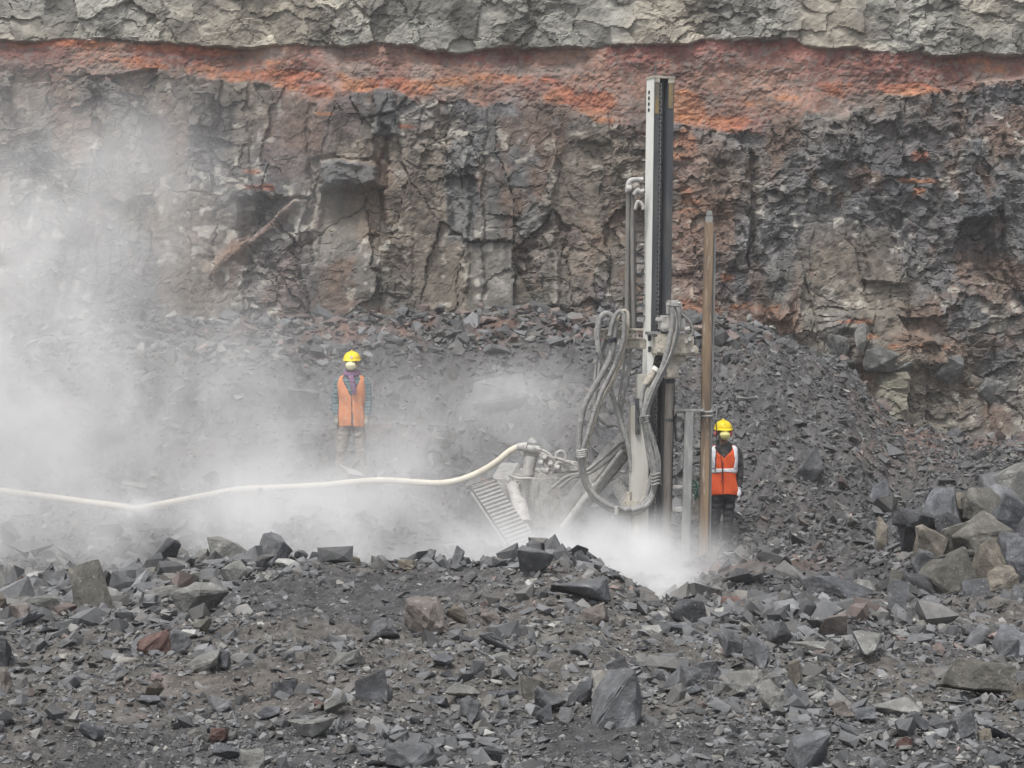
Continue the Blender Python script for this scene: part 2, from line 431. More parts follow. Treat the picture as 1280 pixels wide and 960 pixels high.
    lowc = lowc * A(1 - pur * 0.7) + A(pur * 0.7) * c(0.104, 0.080, 0.077)
    olive = sstep(280, 420, py + 70 * fbm(x, z, 183, 3)) * (px > 640) * 0.5 + 0.5 * (px > 400) * (px < 700) * sstep(230, 330, py)
    lowc = lowc * A(1 - olive * 0.6) + A(olive * 0.6) * c(0.137, 0.125, 0.100)
    darkm = rgh * sstep(0.4, 0.75, vnoise(x * 0.9 + 2, z * 0.6, 184)) * 0.75
    lowc = lowc * A(1 - darkm) + A(darkm) * c(0.085, 0.088, 0.094)
    lowc = lowc * A(br)
    st1 = fbm(x * 5.5, z * 0.9, 201, 5, 0.6); st2 = fbm(x * 9, z * 8, 202, 4, 0.7); st3 = fbm(x * 2.2, z * 1.7, 203, 5, 0.6)
    lowc = lowc * A(np.clip(1 + 0.45 * st1 + 0.75 * st2 + 0.35 * st3, 0.35, 2.0))
    rs = 0.65 * sstep(0.05, 0.38, fbm(x * 1.4 + 5, z * 1.0, 204, 5, 0.6))          # brown iron staining
    lowc = lowc * A(1 - rs) + A(rs) * c(0.135, 0.088, 0.064) * A(1 + 0.5 * st2)
    vein = sstep(0.72, 0.8, vnoise(x * 7, z * 7, 185)) * sstep(0.45, 0.65, vnoise(x * 1.1 + 4, z * 0.9, 186)) * 0.55
    vein = vein + 0.35 * np.clip(jbox(686, 693, 180, 385) + jbox(577, 582, 160, 350) + jbox(390, 396, 130, 330) + 0.8 * jbox(606, 640, 335, 372), 0, 1) * vnoise(x * 6, z * 6, 187)
    lowc = lowc * A(1 - vein) + A(vein) * c(0.42, 0.40, 0.35)
    topc = A(1 - warm) * c(0.180, 0.176, 0.156) + A(warm) * c(0.265, 0.240, 0.198)
    topc = topc * 1.15 * A(np.clip(1 + 0.5 * fbm(x * 6, z * 7, 208, 4, .7) + .35 * fbm(x * 1.5, z * 1.5, 209, 3), .4, 1.8)) * A(0.55 + 0.75 * c2[3] + 0.25 * (c3[3] - 0.5))
    ow = vnoise(x * 1.2 + 5, z * 2.2, 190)
    redc = A(1 - sstep(0.3, 0.7, ow)) * c(0.188, 0.108, 0.089) + A(sstep(0.3, 0.7, ow)) * c(0.235, 0.142, 0.110)
    gy_ = A(0.6 * sstep(0.55, 0.8, vnoise(x * 1.6 + 3, z * 3, 197)))
    redc = redc * (1 - gy_) + gy_ * c(0.20, 0.175, 0.155)
    mar = sstep(up + 48, up, py) * sstep(0.35, 0.6, vnoise(x * 0.7, z, 191) + 0.3 * (px > 760) * (px < 980) + 0.15 * (px > 900)) * 0.9
    redc = redc * A(1 - mar) + A(mar) * c(0.170, 0.062, 0.052)
    redc = redc * A(np.clip(1 + 0.6 * fbm(x * 7, z * 8, 205, 4, .7) + 0.3 * fbm(x * 2, z * 3, 206, 3), .4, 1.8)) * A(0.85 + 0.25 * c4[3])
    grain = sstep(0.68, 0.8, c4[4]) * 0.6
    redc = redc * A(1 - grain) + A(grain) * c(0.17, 0.145, 0.13)
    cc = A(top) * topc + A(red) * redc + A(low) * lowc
    # orange clay: patches given by where they lie on the face
    og = np.zeros(px.shape)
    for (cx, cy_, w_, h_, a_) in ((330, 92, 95, 9, .9), (60, 50, 90, 7, .8), (200, 56, 70, 6, .8), (280, 62, 60, 6, .7), (170, 80, 60, 6, .6), (480, 100, 60, 8, .6), (560, 100, 50, 8, .6), (660, 95, 60, 10, .5), (1000, 120, 60, 8, .5), (860, 170, 16, 30, .7), (850, 200, 14, 30, .6), (1230, 72, 60, 8, .7), (255, 85, 50, 9, .6), (120, 52, 160, 5, .55), (40, 52, 50, 6, .7), (150, 72, 60, 9, .5), (395, 112, 20, 9, 1), (360, 104, 25, 6, .8), (452, 106, 30, 8, .7),
                                  (520, 108, 24, 12, .9), (620, 92, 50, 8, .6), (700, 118, 24, 14, .8), (745, 125, 32, 20, .95), (755, 150, 22, 5, .9), (800, 118, 14, 10, .6), (863, 132, 24, 26, 1.25), (915, 152, 30, 12, 1.15),
                                  (935, 125, 50, 9, .4), (1140, 109, 38, 9, 1.2), (1060, 112, 40, 14, .6), (1250, 80, 45, 9, .7), (860, 240, 11, 7, 1.1), (866, 252, 18, 5, 1), (858, 262, 14, 4, .9), (906, 347, 10, 8, .8),
                                  (860, 385, 26, 14, .9), (880, 395, 26, 30, .9), (1150, 196, 14, 9, .8), (1140, 226, 34, 5, .9), (1148, 238, 12, 6, .8), (505, 157, 14, 4, .9), (408, 143, 16, 3, .8), (300, 76, 100, 5, .5), (235, 60, 120, 4, .6),
                                  (316, 214, 16, 4, .8), (322, 234, 22, 4, .8), (70, 137, 20, 6, .5), (1140, 432, 50, 4, .6), (1080, 420, 18, 5, .5), (1060, 402, 50, 4, .45), (930, 385, 40, 10, .5)):
        og = np.maximum(og, a_ * np.exp(-(((px - cx) / w_) ** 2 + ((py - cy_) / h_) ** 2)))
    og = sstep(0.30, 0.62, og + 0.60 * fbm(x * 2.6, z * 3.2, 192, 6, 0.65)) * (1 - top)
    ogc = A(0.75 + 0.4 * c4[3]) * (c(0.33, 0.110, 0.055) * A(1 - sstep(0.2, .8, ow)) + A(sstep(0.2, .8, ow)) * c(0.36, 0.155, 0.072)) * A(np.clip(1 + .6 * fbm(x * 8, z * 8, 207, 3, .7), .5, 1.6))
    cc = cc * A(1 - og * 0.62) + ogc * A(og * 0.62)
    # rusty run-down below the bed behind the mast, red rubble at the foot
    rd = np.exp(-((px - 868) / 34) ** 2) * sstep(150, 190, py) * 0.45 + 0.4 * sstep(300, 390, py) * (px > 840) * (px < 1000) * sstep(.4, .7, vnoise(x * 2, z * 2, 193)) + 0.45 * np.clip(rampm, 0, 1)
    cc = cc * A(1 - rd) + A(rd) * c(0.21, 0.125, 0.09)
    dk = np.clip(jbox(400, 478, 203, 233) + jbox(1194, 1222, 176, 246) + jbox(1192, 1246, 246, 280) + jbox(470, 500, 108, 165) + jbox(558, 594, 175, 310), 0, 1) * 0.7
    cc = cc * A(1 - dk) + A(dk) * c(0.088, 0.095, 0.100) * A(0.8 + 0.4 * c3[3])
    pl = 0.75 * jbox(1085, 1122, 466, 560, 4, 6) + 0.5 * cave
    pl = pl * 0.65
    cc = cc * A(1 - pl) + A(pl) * c(0.20, 0.195, 0.150) * A(0.8 + 0.4 * vnoise(x * 8, z * 8, 199))
    wash = 0.5 * sstep(960, 1000, px) * sstep(300, 420, py) * sstep(.5, .7, vnoise(x * 1.3, z * .9, 195))
    cc = cc * A(1 - wash) + A(wash) * c(0.17, 0.16, 0.135)
    return d, cc

_g = 14.6 + 0.03 * np.arange(1, 46) + 45.0 * (np.arange(1, 46) / 45.0) ** 3
xr = np.concatenate([-_g[::-1], np.linspace(-14.6, 14.6, 1030), _g])
zr = np.concatenate([np.linspace(-1.5, 0.2, 6)[:-1], np.linspace(0.2, 10.0, 385), np.linspace(10.0, 14.5, 24)[1:]])
XX, ZZ = np.meshgrid(xr, zr)
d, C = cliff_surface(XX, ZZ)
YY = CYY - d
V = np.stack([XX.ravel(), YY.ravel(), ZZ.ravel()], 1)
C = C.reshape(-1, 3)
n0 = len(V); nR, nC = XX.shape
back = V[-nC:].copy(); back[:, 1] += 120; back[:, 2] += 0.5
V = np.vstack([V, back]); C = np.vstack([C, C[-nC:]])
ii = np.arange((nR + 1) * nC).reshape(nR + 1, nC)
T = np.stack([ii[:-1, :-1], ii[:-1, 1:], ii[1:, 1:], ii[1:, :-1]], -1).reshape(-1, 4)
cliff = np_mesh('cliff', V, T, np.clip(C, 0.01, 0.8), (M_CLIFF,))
tag(cliff, kind='structure')

# ------------------------------------------------------------------ rock shapes
def hull_rock(seed, n=12, sx=1, sy=1, sz=1, bevel=0.0, rough=0.0, cuts=0, boxy=0.5):
    r = random.Random(seed)
    bm = bmesh.new()
    for _ in range(n):
        v = Vector((r.uniform(-1, 1), r.uniform(-1, 1), r.uniform(-1, 1)))
        m = max(abs(v.x), abs(v.y), abs(v.z))
        v = v.lerp(v / m, boxy) if r.random() < 0.8 else v.normalized()
        v = v * r.uniform(0.8, 1.0)
        bm.verts.new((v.x * sx, v.y * sy, v.z * sz))
    g = bmesh.ops.convex_hull(bm, input=bm.verts)
    bmesh.ops.delete(bm, geom=list({e for e in g['geom_interior'] + g['geom_unused'] if isinstance(e, bmesh.types.BMVert)}), context='VERTS')
    bmesh.ops.dissolve_limit(bm, angle_limit=R(14), verts=bm.verts, edges=bm.edges)
    if bevel > 0:
        bmesh.ops.bevel(bm, geom=list(bm.edges), offset=bevel, segments=1, affect='EDGES', profile=0.6)
    bmesh.ops.triangulate(bm, faces=bm.faces)
    if cuts:
        bmesh.ops.subdivide_edges(bm, edges=bm.edges, cuts=cuts, use_grid_fill=True)
        bmesh.ops.triangulate(bm, faces=bm.faces)
    if rough:
        from mathutils import noise
        off = Vector((seed * 3.7, seed * 1.3, seed * 0.7))
        for v in bm.verts:
            q = v.co * 1.6 + off
            k = noise.fractal(q, 0.9, 2.1, 4) * rough
            c = noise.noise(v.co * 3.2 + off * 1.7)
            k -= max(0, c - 0.25) * rough * 1.6            # bites broken out of the faces
            v.co += v.co.normalized() * k
            v.co += Vector((noise.noise(q * 3), noise.noise(q * 3 + off), noise.noise(q * 3.3))) * rough * 0.3
    return bm

def bm_arrays(bm):
    bm.verts.ensure_lookup_table()
    V = np.array([v.co[:] for v in bm.verts]); T = np.array([[v.index for v in f.verts] for f in bm.faces])
    bm.verts.index_update()
    T = np.array([[v.index for v in f.verts] for f in bm.faces])
    bm.free()
    return V, T

MID = []
for s in range(16):
    r = random.Random(800 + s)
    MID.append(bm_arrays(hull_rock(800 + s, n=r.choice([13, 15, 17]), sy=r.uniform(0.6, 0.9), sz=[0.2, 0.28, 0.4, 0.6][s % 4], boxy=r.uniform(0.2, 0.9))))
SMALL = []
for s in range(12):
    r = random.Random(700 + s)
    SMALL.append(bm_arrays(hull_rock(700 + s, n=6, sy=r.uniform(0.6, 0.9), sz=[0.3, 0.45, 0.7][s % 3], boxy=r.uniform(0.0, 0.5))))
CHIPS = []
for s in range(18):
    r = random.Random(900 + s)
    flat = [0.20, 0.30, 0.45, 0.7][s % 4]
    CHIPS.append(bm_arrays(hull_rock(900 + s, n=r.choice([7, 8, 9, 10]), sy=r.uniform(0.55, 0.9), sz=flat, boxy=r.uniform(0.0, 0.6))))

# screen-area boxes where rubble is coarse (+) or fine (-) in the photograph
def coarse(px, py):
    def b(cx, cy_, w, h): return np.exp(-((px - cx) / w) ** 2 - ((py - cy_) / h) ** 2)
    v = 0.55 + 0.5 * fbm(px / 90.0, py / 40.0, 301, 3)
    v = v + 0.6 * b(120, 770, 190, 70) + 0.6 * b(1000, 780, 220, 60) + 0.55 * b(860, 860, 260, 40) + 0.4 * b(560, 930, 240, 30) + 0.3 * b(600, 800, 90, 50) + 0.4 * b(1160, 900, 160, 40)
    v = v - 0.5 * b(440, 755, 130, 45) - 0.5 * b(780, 825, 110, 18) - 0.5 * b(760, 930, 200, 30) - 0.4 * b(330, 860, 140, 25) - 0.4 * b(120, 940, 120, 30) - 0.5 * b(1090, 850, 60, 30) - 0.4 * b(950, 710, 80, 18)
    return np.clip(v, 0.05, 1.6)

def scatter(name, n, y0, y1, s_lo, s_hi, power, seed, label_kind, dens_mode='screen', coarse_mix=1.0, zoff=0.25, bright=1.0, keep=None, spread=(-360, 1640), lib=None):
    if spread[0] < 0: n = int(n * 1.22)
    lib = lib or CHIPS
    g = np.random.default_rng(seed)
    if dens_mode == 'screen': Y = 1 / g.uniform(1 / y1, 1 / y0, n)
    else: Y = g.uniform(y0, y1, n)
    px = g.uniform(spread[0], spread[1], n); x = (px - 640) / F * Y
    z0 = ground_z(x, Y)
    py = HY + (CZ - z0) / Y * F
    cm = coarse(px, py)
    acc = g.random(n) < np.clip(cm * coarse_mix + (1 - coarse_mix), 0, 1)
    if keep is not None: acc &= keep(x, Y, px, py)
    x, Y, z0, px, py, cm = [a[acc] for a in (x, Y, z0, px, py, cm)]
    n = len(x)
    u = g.random(n)
    s = s_lo * (1 - u * (1 - (s_lo / s_hi) ** power)) ** (-1 / power)
    s = s * (0.6 + 0.5 * np.clip(cm, 0, 1.3))
    if y0 < 12: s = s * np.clip(Y / 8.5, 0.62, 1.15)
    e = 0.05
    nx_ = -(land(x + e, Y) - land(x - e, Y)) / (2 * e); ny_ = -(land(x, Y + e) - land(x, Y - e)) / (2 * e)
    nrm = np.stack([nx_ + g.normal(0, 0.42, n), ny_ + g.normal(0, 0.42, n), np.ones(n)], 1)
    nrm /= np.linalg.norm(nrm, axis=1)[:, None]
    yaw = g.uniform(0, 2 * np.pi, n)
    t = np.stack([np.cos(yaw), np.sin(yaw), np.zeros(n)], 1)
    t -= nrm * (t * nrm).sum(1)[:, None]; t /= np.linalg.norm(t, axis=1)[:, None]
    bvec = np.cross(nrm, t)
    which = g.integers(0, len(lib), n)
    # colours
    base = np.stack([0.104 * np.ones(n), 0.106 * np.ones(n), 0.109 * np.ones(n)], 1)
    q = g.random(n)
    base[q < 0.30] = (0.118, 0.116, 0.112)
    base[q < 0.10] = (0.135, 0.129, 0.118)
    base[q < 0.055] = (0.19, 0.188, 0.178)
    rr = g.random(n) < 0.008 + 0.6 * rust_mask(x, Y)
    base[rr] = (0.145, 0.116, 0.107)
    base *= (np.exp(np.clip(g.normal(0, 0.30, n), -0.7, 0.55)) * bright * (1.02 if y0 < 12 else 0.92))[:, None]
    Vs, Ts, Cs, o = [], [], [], 0
    for k, (v0, t0) in enumerate(lib):
        idx = np.nonzero(which == k)[0]
        if len(idx) == 0: continue
        m = len(v0); flatz = v0[:, 2].max()
        sc = s[idx][:, None] * np.stack([g.uniform(0.8, 1.3, len(idx)), g.uniform(0.7, 1.2, len(idx)), g.uniform(0.7, 1.4, len(idx))], 1)
        loc = v0[None] * sc[:, None, :]
        W = loc[..., 0:1] * t[idx][:, None] + loc[..., 1:2] * bvec[idx][:, None] + loc[..., 2:3] * nrm[idx][:, None]
        cz = z0[idx] + s[idx] * flatz * zoff
        W = W + np.stack([x[idx], Y[idx], cz], 1)[:, None]
        Vs.append(W.reshape(-1, 3))
        Ts.append((t0[None] + (np.arange(len(idx)) * m)[:, None, None] + o).reshape(-1, 3))
        Cs.append(np.repeat(base[idx], m, 0))
        o += m * len(idx)
    ob = np_mesh(name, np.vstack(Vs), np.vstack(Ts), np.vstack(Cs), (M_CHIP,))
    tag(ob, kind='stuff', label=label_kind[0], cat=label_kind[1])
    return ob

scatter('rock_rubble', 30000, 5.0, 14, 0.013, 0.05, 1.6, 1, ('dense litter of angular grey rock chips over the near bank', 'rubble'), zoff=0.5, coarse_mix=0.8)
scatter('rock_rubble', 5600, 5.2, 14, 0.028, 0.080, 2.0, 2, ('fist sized dark slabs and lumps strewn over the near bank', 'rubble'), zoff=0.75, lib=MID, bright=0.98, coarse_mix=0.75)
scatter('rock_rubble', 5200, 10.9, 12.9, 0.03, 0.12, 1.9, 6, ('jumbled broken rock piled along the crest of the near bank', 'rubble'), zoff=0.9, coarse_mix=0, lib=MID,
        keep=lambda x, Y, px, py: (px < 400) | ((px > 845) & (px < 1180)) | ((px > 640) & (px < 800) & (Y > 11.7)) | ((px > 400) & (px < 640) & (Y > 12.1)))
scatter('gravel', 42000, 4.8, 14, 0.007, 0.020, 1.2, 3, ('fine grey gravel and grit between the stones of the near bank', 'gravel'), coarse_mix=0.0, bright=1.15, zoff=0.6, lib=SMALL)
scatter('rubble_slope', 42000, 14, 34, 0.025, 0.085, 1.8, 4, ('loose dark scree covering the slope up to the cliff foot', 'scree'), dens_mode='lin', coarse_mix=0.2, zoff=0.7, lib=SMALL, bright=0.85,
        keep=lambda x, Y, px, py: ~((px > 880) & (px < 1010) & (Y < 19.5) & (Y > 17)))
scatter('rubble_slope', 9000, 15, 34, 0.06, 0.28, 2.0, 5, ('bigger dark broken slabs lying about on the scree slope', 'scree'), dens_mode='lin', zoff=0.7, coarse_mix=0.4, bright=0.85)
scatter('rubble_slope', 3500, 29.5, 34.1, 0.08, 0.30, 2.0, 7, ('broken blocks fallen against the foot of the cliff', 'scree'), dens_mode='lin', zoff=0.8, coarse_mix=0.0, bright=0.95, lib=MID)
scatter('rubble_slope', 16000, 18, 32.5, 0.03, 0.10, 1.7, 8, ('thick skin of dark broken stone on the scree behind the post', 'scree'), dens_mode='lin', zoff=0.7, coarse_mix=0.0, bright=0.92, spread=(800, 1300),
        keep=lambda x, Y, px, py: ~((px < 1010) & (Y < 19.5)))
# ------------------------------------------------------------------ boulders and stones one can point at
def tri_obj(name, bm, mat, color):
    me = bpy.data.meshes.new(name); bm.to_mesh(me); bm.free(); me.materials.append(mat)
    o = bpy.data.objects.new(name, me); col.objects.link(o); o.color = (*color, 1)
    return o

GR = (0.125, 0.128, 0.135); DK = (0.070, 0.072, 0.078); PALE = (0.19, 0.19, 0.18); TAN = (0.155, 0.139, 0.115); OLV = (0.128, 0.123, 0.108)
RED = (0.125, 0.078, 0.069); PINK = (0.165, 0.146, 0.134); BLU = (0.115, 0.120, 0.130)
FG = (0.115, 0.115, 0.112)
def solve_Y(px, py, Ymin, Ymax):
    """distance at which the ground is seen at this pixel"""
    Y = np.linspace(Ymin, Ymax, 400); x = (px - 640) / F * Y
    r = HY + (CZ - land(x, Y)) / Y * F
    hit = np.nonzero(r <= py)[0]
    return float(Y[hit[0]]) if len(hit) else Ymax

# x0, x1, y0, y1 of the stone in the photograph, kind, colour, tilt (deg, to the right), distance or None, label
NEAR = [
 (257, 311, 675, 712, 'block', PALE, 3, 12.2, 'pale flat-topped boulder sitting on the crest left of the knobbly one'),
 (317, 365, 668, 708, 'knob', GR, -25, 12.2, 'knobbly round-headed boulder leaning right on the crest of the bank'),
 (184, 224, 684, 720, 'slab', DK, -38, 12.2, 'dark slab tilted up on the crest next to the flat-topped boulder'),
 (224, 246, 694, 714, 'block', GR, 20, 12.15, 'small grey wedge leaning against the tilted dark slab on the crest'),
 (87, 147, 712, 772, 'block', OLV, -12, 11.2, 'big olive brown boulder with a pale sloping top at the left of the bank'),
 (215, 286, 736, 776, 'slab', PALE, -14, 10.7, 'large smooth light grey slab lying below the flat-topped boulder'),
 (193, 225, 729, 746, 'round', PALE, 0, 11.3, 'small pale oval stone above the large smooth light grey slab'),
 (277, 312, 708, 734, 'block', PALE, -8, 11.8, 'pale cracked block right under the flat-topped crest boulder'),
 (168, 214, 797, 828, 'round', RED, -6, 9.0, 'brick red half of the two-tone boulder on the left of the bank'),
 (204, 240, 794, 824, 'block', GR, 18, 9.05, 'grey green stone touching the brick red boulder'),
 (231, 275, 824, 849, 'slab', PALE, -16, 8.35, 'pale topped flat stone with a dark hollow under it, below the red boulder'),
 (270, 289, 824, 846, 'block', DK, 10, 8.4, 'dark lump at the right end of the pale topped flat stone'),
 (504, 561, 746, 789, 'round', PINK, 4, 9.9, 'whitish round topped boulder with a rusty base in mid bank'),
 (462, 500, 764, 790, 'slab', GR, -8, 10.0, 'blue grey pointed slab just left of the whitish round boulder'),
 (556, 584, 757, 781, 'slab', TAN, 12, 9.95, 'tan splintered stone just right of the whitish round boulder'),
 (600, 628, 770, 790, 'slab', PINK, 12, 9.6, 'pinkish flat stone with a dark gap beneath, right of the tan splinter'),
 (445, 486, 842, 880, 'pyr', DK, 0, 7.9, 'dark pyramid shaped block standing alone on gravel'),
 (413, 457, 825, 847, 'slab', PALE, -4, 8.3, 'pale box-like slab above the dark pyramid block'),
 (361, 418, 895, 918, 'slab', PALE, -5, 7.05, 'long pale flat slab near the bottom edge with a black shadow below'),
 (574, 602, 868, 897, 'round', GR, 20, 7.5, 'rounded grey stone dark on its underside in mid foreground'),
 (478, 546, 924, 957, 'block', GR, 8, 6.6, 'crusty grey boulder at the bottom edge left of centre'),
 (598, 640, 810, 834, 'slab', GR, 16, 8.75, 'grey wedge slab dipping right in the middle of the bank'),
 (618, 640, 833, 850, 'block', PALE, 0, 8.4, 'small pale cube-like stone below the grey wedge slab'),
 (738, 805, 838, 908, 'block', GR, -12, 7.7, 'biggest grey boulder of the foreground, a squarish leaning block'),
 (757, 786, 825, 850, 'pyr', DK, 0, 8.3, 'dark pointed stone poking up behind the biggest grey boulder'),
 (650, 684, 844, 876, 'block', OLV, 5, 8.1, 'olive grey block left of the biggest grey boulder'),
 (668, 708, 857, 889, 'slab', GR, 18, 7.85, 'bluish slab leaning between the olive block and the biggest boulder'),
 (706, 742, 847, 880, 'slab', DK, -28, 7.95, 'steep dark slab wedged against the left flank of the biggest boulder'),
 (669, 690, 884, 906, 'block', DK, 0, 7.4, 'small black block in the hollow under the bluish slab'),
 (725, 762, 755, 786, 'block', PINK, -12, 10.4, 'warm grey wedge boulder under the flat crest slab'),
 (687, 765, 730, 759, 'slab', GR, 4, 11.2, 'broad flat weathered slab below the small heap on the crest'),
 (646, 692, 690, 724, 'block', GR, 12, 12.3, 'grey block at the left foot of the small heap on the crest'),
 (664, 688, 682, 702, 'block', DK, -20, 12.5, 'dark jagged stone on the left shoulder of the crest heap'),
 (700, 736, 681, 704, 'slab', DK, -20, 12.5, 'dark pointed slab on top of the crest heap'),
 (714, 738, 690, 712, 'block', DK, 15, 12.4, 'dark block at the right shoulder of the crest heap'),
 (702, 724, 699, 708, 'slab', BLU, 10, 12.1, 'thin bluish plate sticking out of the front of the crest heap'),
 (802, 824, 748, 766, 'block', PINK, 0, 12.1, 'warm grey lump at the edge of the white dust plume'),
 (562, 581, 690, 716, 'pyr', GR, 12, 12.4, 'thin shard standing upright on the crest left of the crawler track'),
 (520, 545, 686, 704, 'block', GR, 10, 12.5, 'grey stone lying on the crest left of the upright shard'),
 (540, 562, 694, 712, 'slab', DK, 0, 12.3, 'flat dark stone on the crest touching the upright shard'),
 (498, 522, 702, 716, 'round', TAN, 0, 12.2, 'pale rounded stone on the crest in the gap before the shard'),
 (427, 451, 690, 704, 'round', TAN, 0, 12.4, 'single brownish stone on the bare stretch of crest'),
 (368, 386, 688, 702, 'block', GR, 8, 12.4, 'little grey stone right of the knobbly boulder on the crest'),
 (386, 400, 688, 700, 'pyr', DK, 8, 12.4, 'small dark tooth of rock further right of the knobbly boulder'),
 (49, 70, 715, 732, 'block', DK, 0, 12.3, 'dark cube stone on the far left crest'),
 (74, 98, 715, 734, 'pyr', GR, 14, 12.2, 'grey peaked stone right of the dark cube on the far left crest'),
 (-14, 12, 712, 752, 'pyr', PALE, 12, 12.0, 'pale peaked boulder cut by the left edge of the picture on the crest'),
 (-14, 10, 750, 778, 'round', TAN, 0, 11.0, 'tan round stone at the left edge under the pale peaked boulder'),
 (40, 90, 752, 776, 'slab', PALE, 10, 10.8, 'light slab left of the big olive boulder'),
 (8, 40, 768, 788, 'round', PINK, -10, 10.0, 'pinkish grey oval stone resting behind a curved plate on the left'),
 (14, 56, 770, 792, 'slab', BLU, -26, 9.8, 'curved bluish plate in front of the pinkish oval stone'),
 (-20, 15, 794, 834, 'block', DK, 4, 9.1, 'dark blocky boulder cut by the left edge of the picture'),
 (-16, 18, 848, 878, 'round', PINK, 0, 8.0, 'crumbly pink and cream stone at the left edge'),
 (242, 264, 780, 800, 'round', OLV, -10, 9.7, 'dull green rounded stone to the right of the red boulder'),
 (180, 205, 853, 875, 'slab', TAN, -30, 8.0, 'brown weathered stone half buried in grit below the red boulder'),
 (176, 202, 869, 882, 'slab', BLU, 6, 7.6, 'blue grey plate in front of the brown half buried stone'),
 (98, 130, 902, 926, 'slab', BLU, 10, 6.9, 'flat bluish five-sided plate low on the left'),
 (266, 303, 920, 942, 'slab', BLU, 6, 6.7, 'flat bluish plate near the bottom edge above a round stone'),
 (298, 332, 934, 960, 'round', PALE, 0, 6.4, 'round pale stone at the bottom edge right of the flat bluish plate'),
 (262, 285, 902, 920, 'round', RED, 0, 7.0, 'dusky red stone in the gravel near the bottom edge left of centre'),
 (392, 408, 876, 888, 'round', RED, 0, 7.6, 'little brick red stone beside a pale slab in mid foreground'),
 (831, 890, 756, 794, 'pyr', DK, 4, 11.0, 'dark peaked boulder right in front of the white dust plume'),
 (900, 934, 750, 772, 'block', RED, 0, 11.6, 'dark red boulder on the crest right of the white dust'),
 (930, 960, 738, 764, 'block', GR, 18, 11.9, 'upright grey block right of the dark red boulder'),
 (955, 992, 744, 772, 'slab', GR, 20, 11.6, 'grey leaning slab two stones right of the dark red boulder'),
 (880, 912, 790, 804, 'slab', PALE, 4, 10.2, 'long narrow pale slab below the dark peaked boulder'),
 (832, 864, 786, 800, 'slab', BLU, 8, 10.3, 'bluish plate at the foot of the dark peaked boulder'),
 (958, 992, 778, 812, 'slab', GR, 6, 10.3, 'flat faced dark grey slab standing on edge in the right half'),
 (908, 953, 833, 863, 'block', PALE, 8, 8.5, 'very pale angular boulder right of the biggest boulder'),
 (929, 962, 804, 840, 'block', GR, 24, 9.1, 'grey wedge with a bright edge above the very pale boulder'),
 (896, 930, 800, 834, 'round', GR, -10, 9.2, 'dusty grey lump above the very pale boulder'),
 (826, 858, 832, 862, 'slab', GR, -24, 8.6, 'smooth grey stone leaning left between the biggest and the pale boulder'),
 (850, 876, 838, 868, 'block', GR, 10, 8.3, 'squat grey block just right of the smooth leaning stone'),
 (868, 902, 826, 850, 'round', GR, -15, 8.7, 'pitted grey stone behind the squat grey block'),
 (893, 936, 860, 880, 'slab', PALE, 8, 7.9, 'jagged light plate under the very pale boulder'),
 (850, 876, 866, 878, 'slab', BLU, -16, 7.9, 'small blue elliptical plate in front of the squat grey block'),
 (948, 992, 866, 902, 'round', PALE, 14, 7.6, 'pale rounded boulder at the left end of the lower stone row'),
 (984, 1016, 872, 902, 'slab', GR, 14, 7.65, 'dark plate lying against the pale rounded boulder'),
 (982, 1040, 920, 960, 'block', GR, 4, 6.65, 'heavy dark block with a flat pale top near the bottom edge'),
 (1176, 1262, 828, 876, 'slab', OLV, 12, 8.7, 'huge brownish slab with a black hollow under it at the right'),
 (1256, 1290, 856, 884, 'block', TAN, -25, 8.2, 'brown wedge against the right edge below the huge brownish slab'),
 (1090, 1152, 874, 898, 'slab', PALE, 6, 7.65, 'pale mottled rectangular plate on the lower stone row'),
 (1017, 1060, 766, 800, 'pyr', PINK, 16, 10.6, 'triangular stone with a red broken edge'),
 (1110, 1137, 742, 792, 'stand', GR, 8, 10.9, 'tall grey slab standing upright right of the triangular red-edged stone'),
 (1136, 1180, 757, 788, 'block', GR, 10, 11.1, 'lichen grey boulder right of the tall upright slab'),
 (1180, 1216, 770, 790, 'slab', PALE, 14, 11.0, 'light sloping slab running down from the lichen grey boulder'),
 (1200, 1238, 781, 812, 'slab', GR, -30, 10.3, 'leaf shaped grey slab tilted left at the right of the bank'),
 (1238, 1290, 786, 822, 'block', BLU, 14, 10.1, 'big blue grey block at the right edge beside the leaf shaped slab'),
 (1242, 1274, 812, 840, 'block', GR, 10, 9.6, 'grey cube below the big blue grey block at the right edge'),
 (986, 1046, 806, 822, 'slab', PALE, 2, 9.4, 'long pale thin ledge-like slab in the right half'),
 (984, 1004, 826, 858, 'stand', TAN, -14, 8.9, 'narrow brown shard standing below the long pale ledge'),
 (1004, 1030, 844, 862, 'slab', PALE, 26, 8.5, 'slanting light stone right of the narrow brown shard'),
 (1066, 1110, 808, 836, 'slab', PALE, 8, 9.3, 'light flat-topped block with dark front right of the pale ledge'),
 (1035, 1068, 892, 915, 'block', PINK, 6, 7.35, 'pinkish grey wedge in the lower stone row'),
 (1064, 1094, 892, 912, 'slab', BLU, -10, 7.4, 'smooth bluish plate right of the pinkish grey wedge'),
 (1042, 1072, 914, 936, 'slab', GR, 24, 6.95, 'grey stone sloping down right of the heavy dark block'),
 (1128, 1166, 908, 930, 'slab', DK, 8, 7.15, 'broad dark plate under the pale mottled rectangle'),
 (1158, 1188, 904, 926, 'block', GR, 20, 7.2, 'grey stone with a pink end right of the broad dark plate'),
 (1119, 1142, 930, 948, 'block', RED, 0, 6.75, 'small brick red block near the bottom right'),
 (1190, 1218, 900, 934, 'block', GR, 16, 7.1, 'tall blocky grey stone in the lower right stone row'),
 (1222, 1240, 916, 932, 'round', TAN, 0, 6.95, 'cream rounded stone at the lower right'),
 (1234, 1268, 906, 922, 'slab', BLU, 10, 7.1, 'bluish flat stone right of the cream rounded stone'),
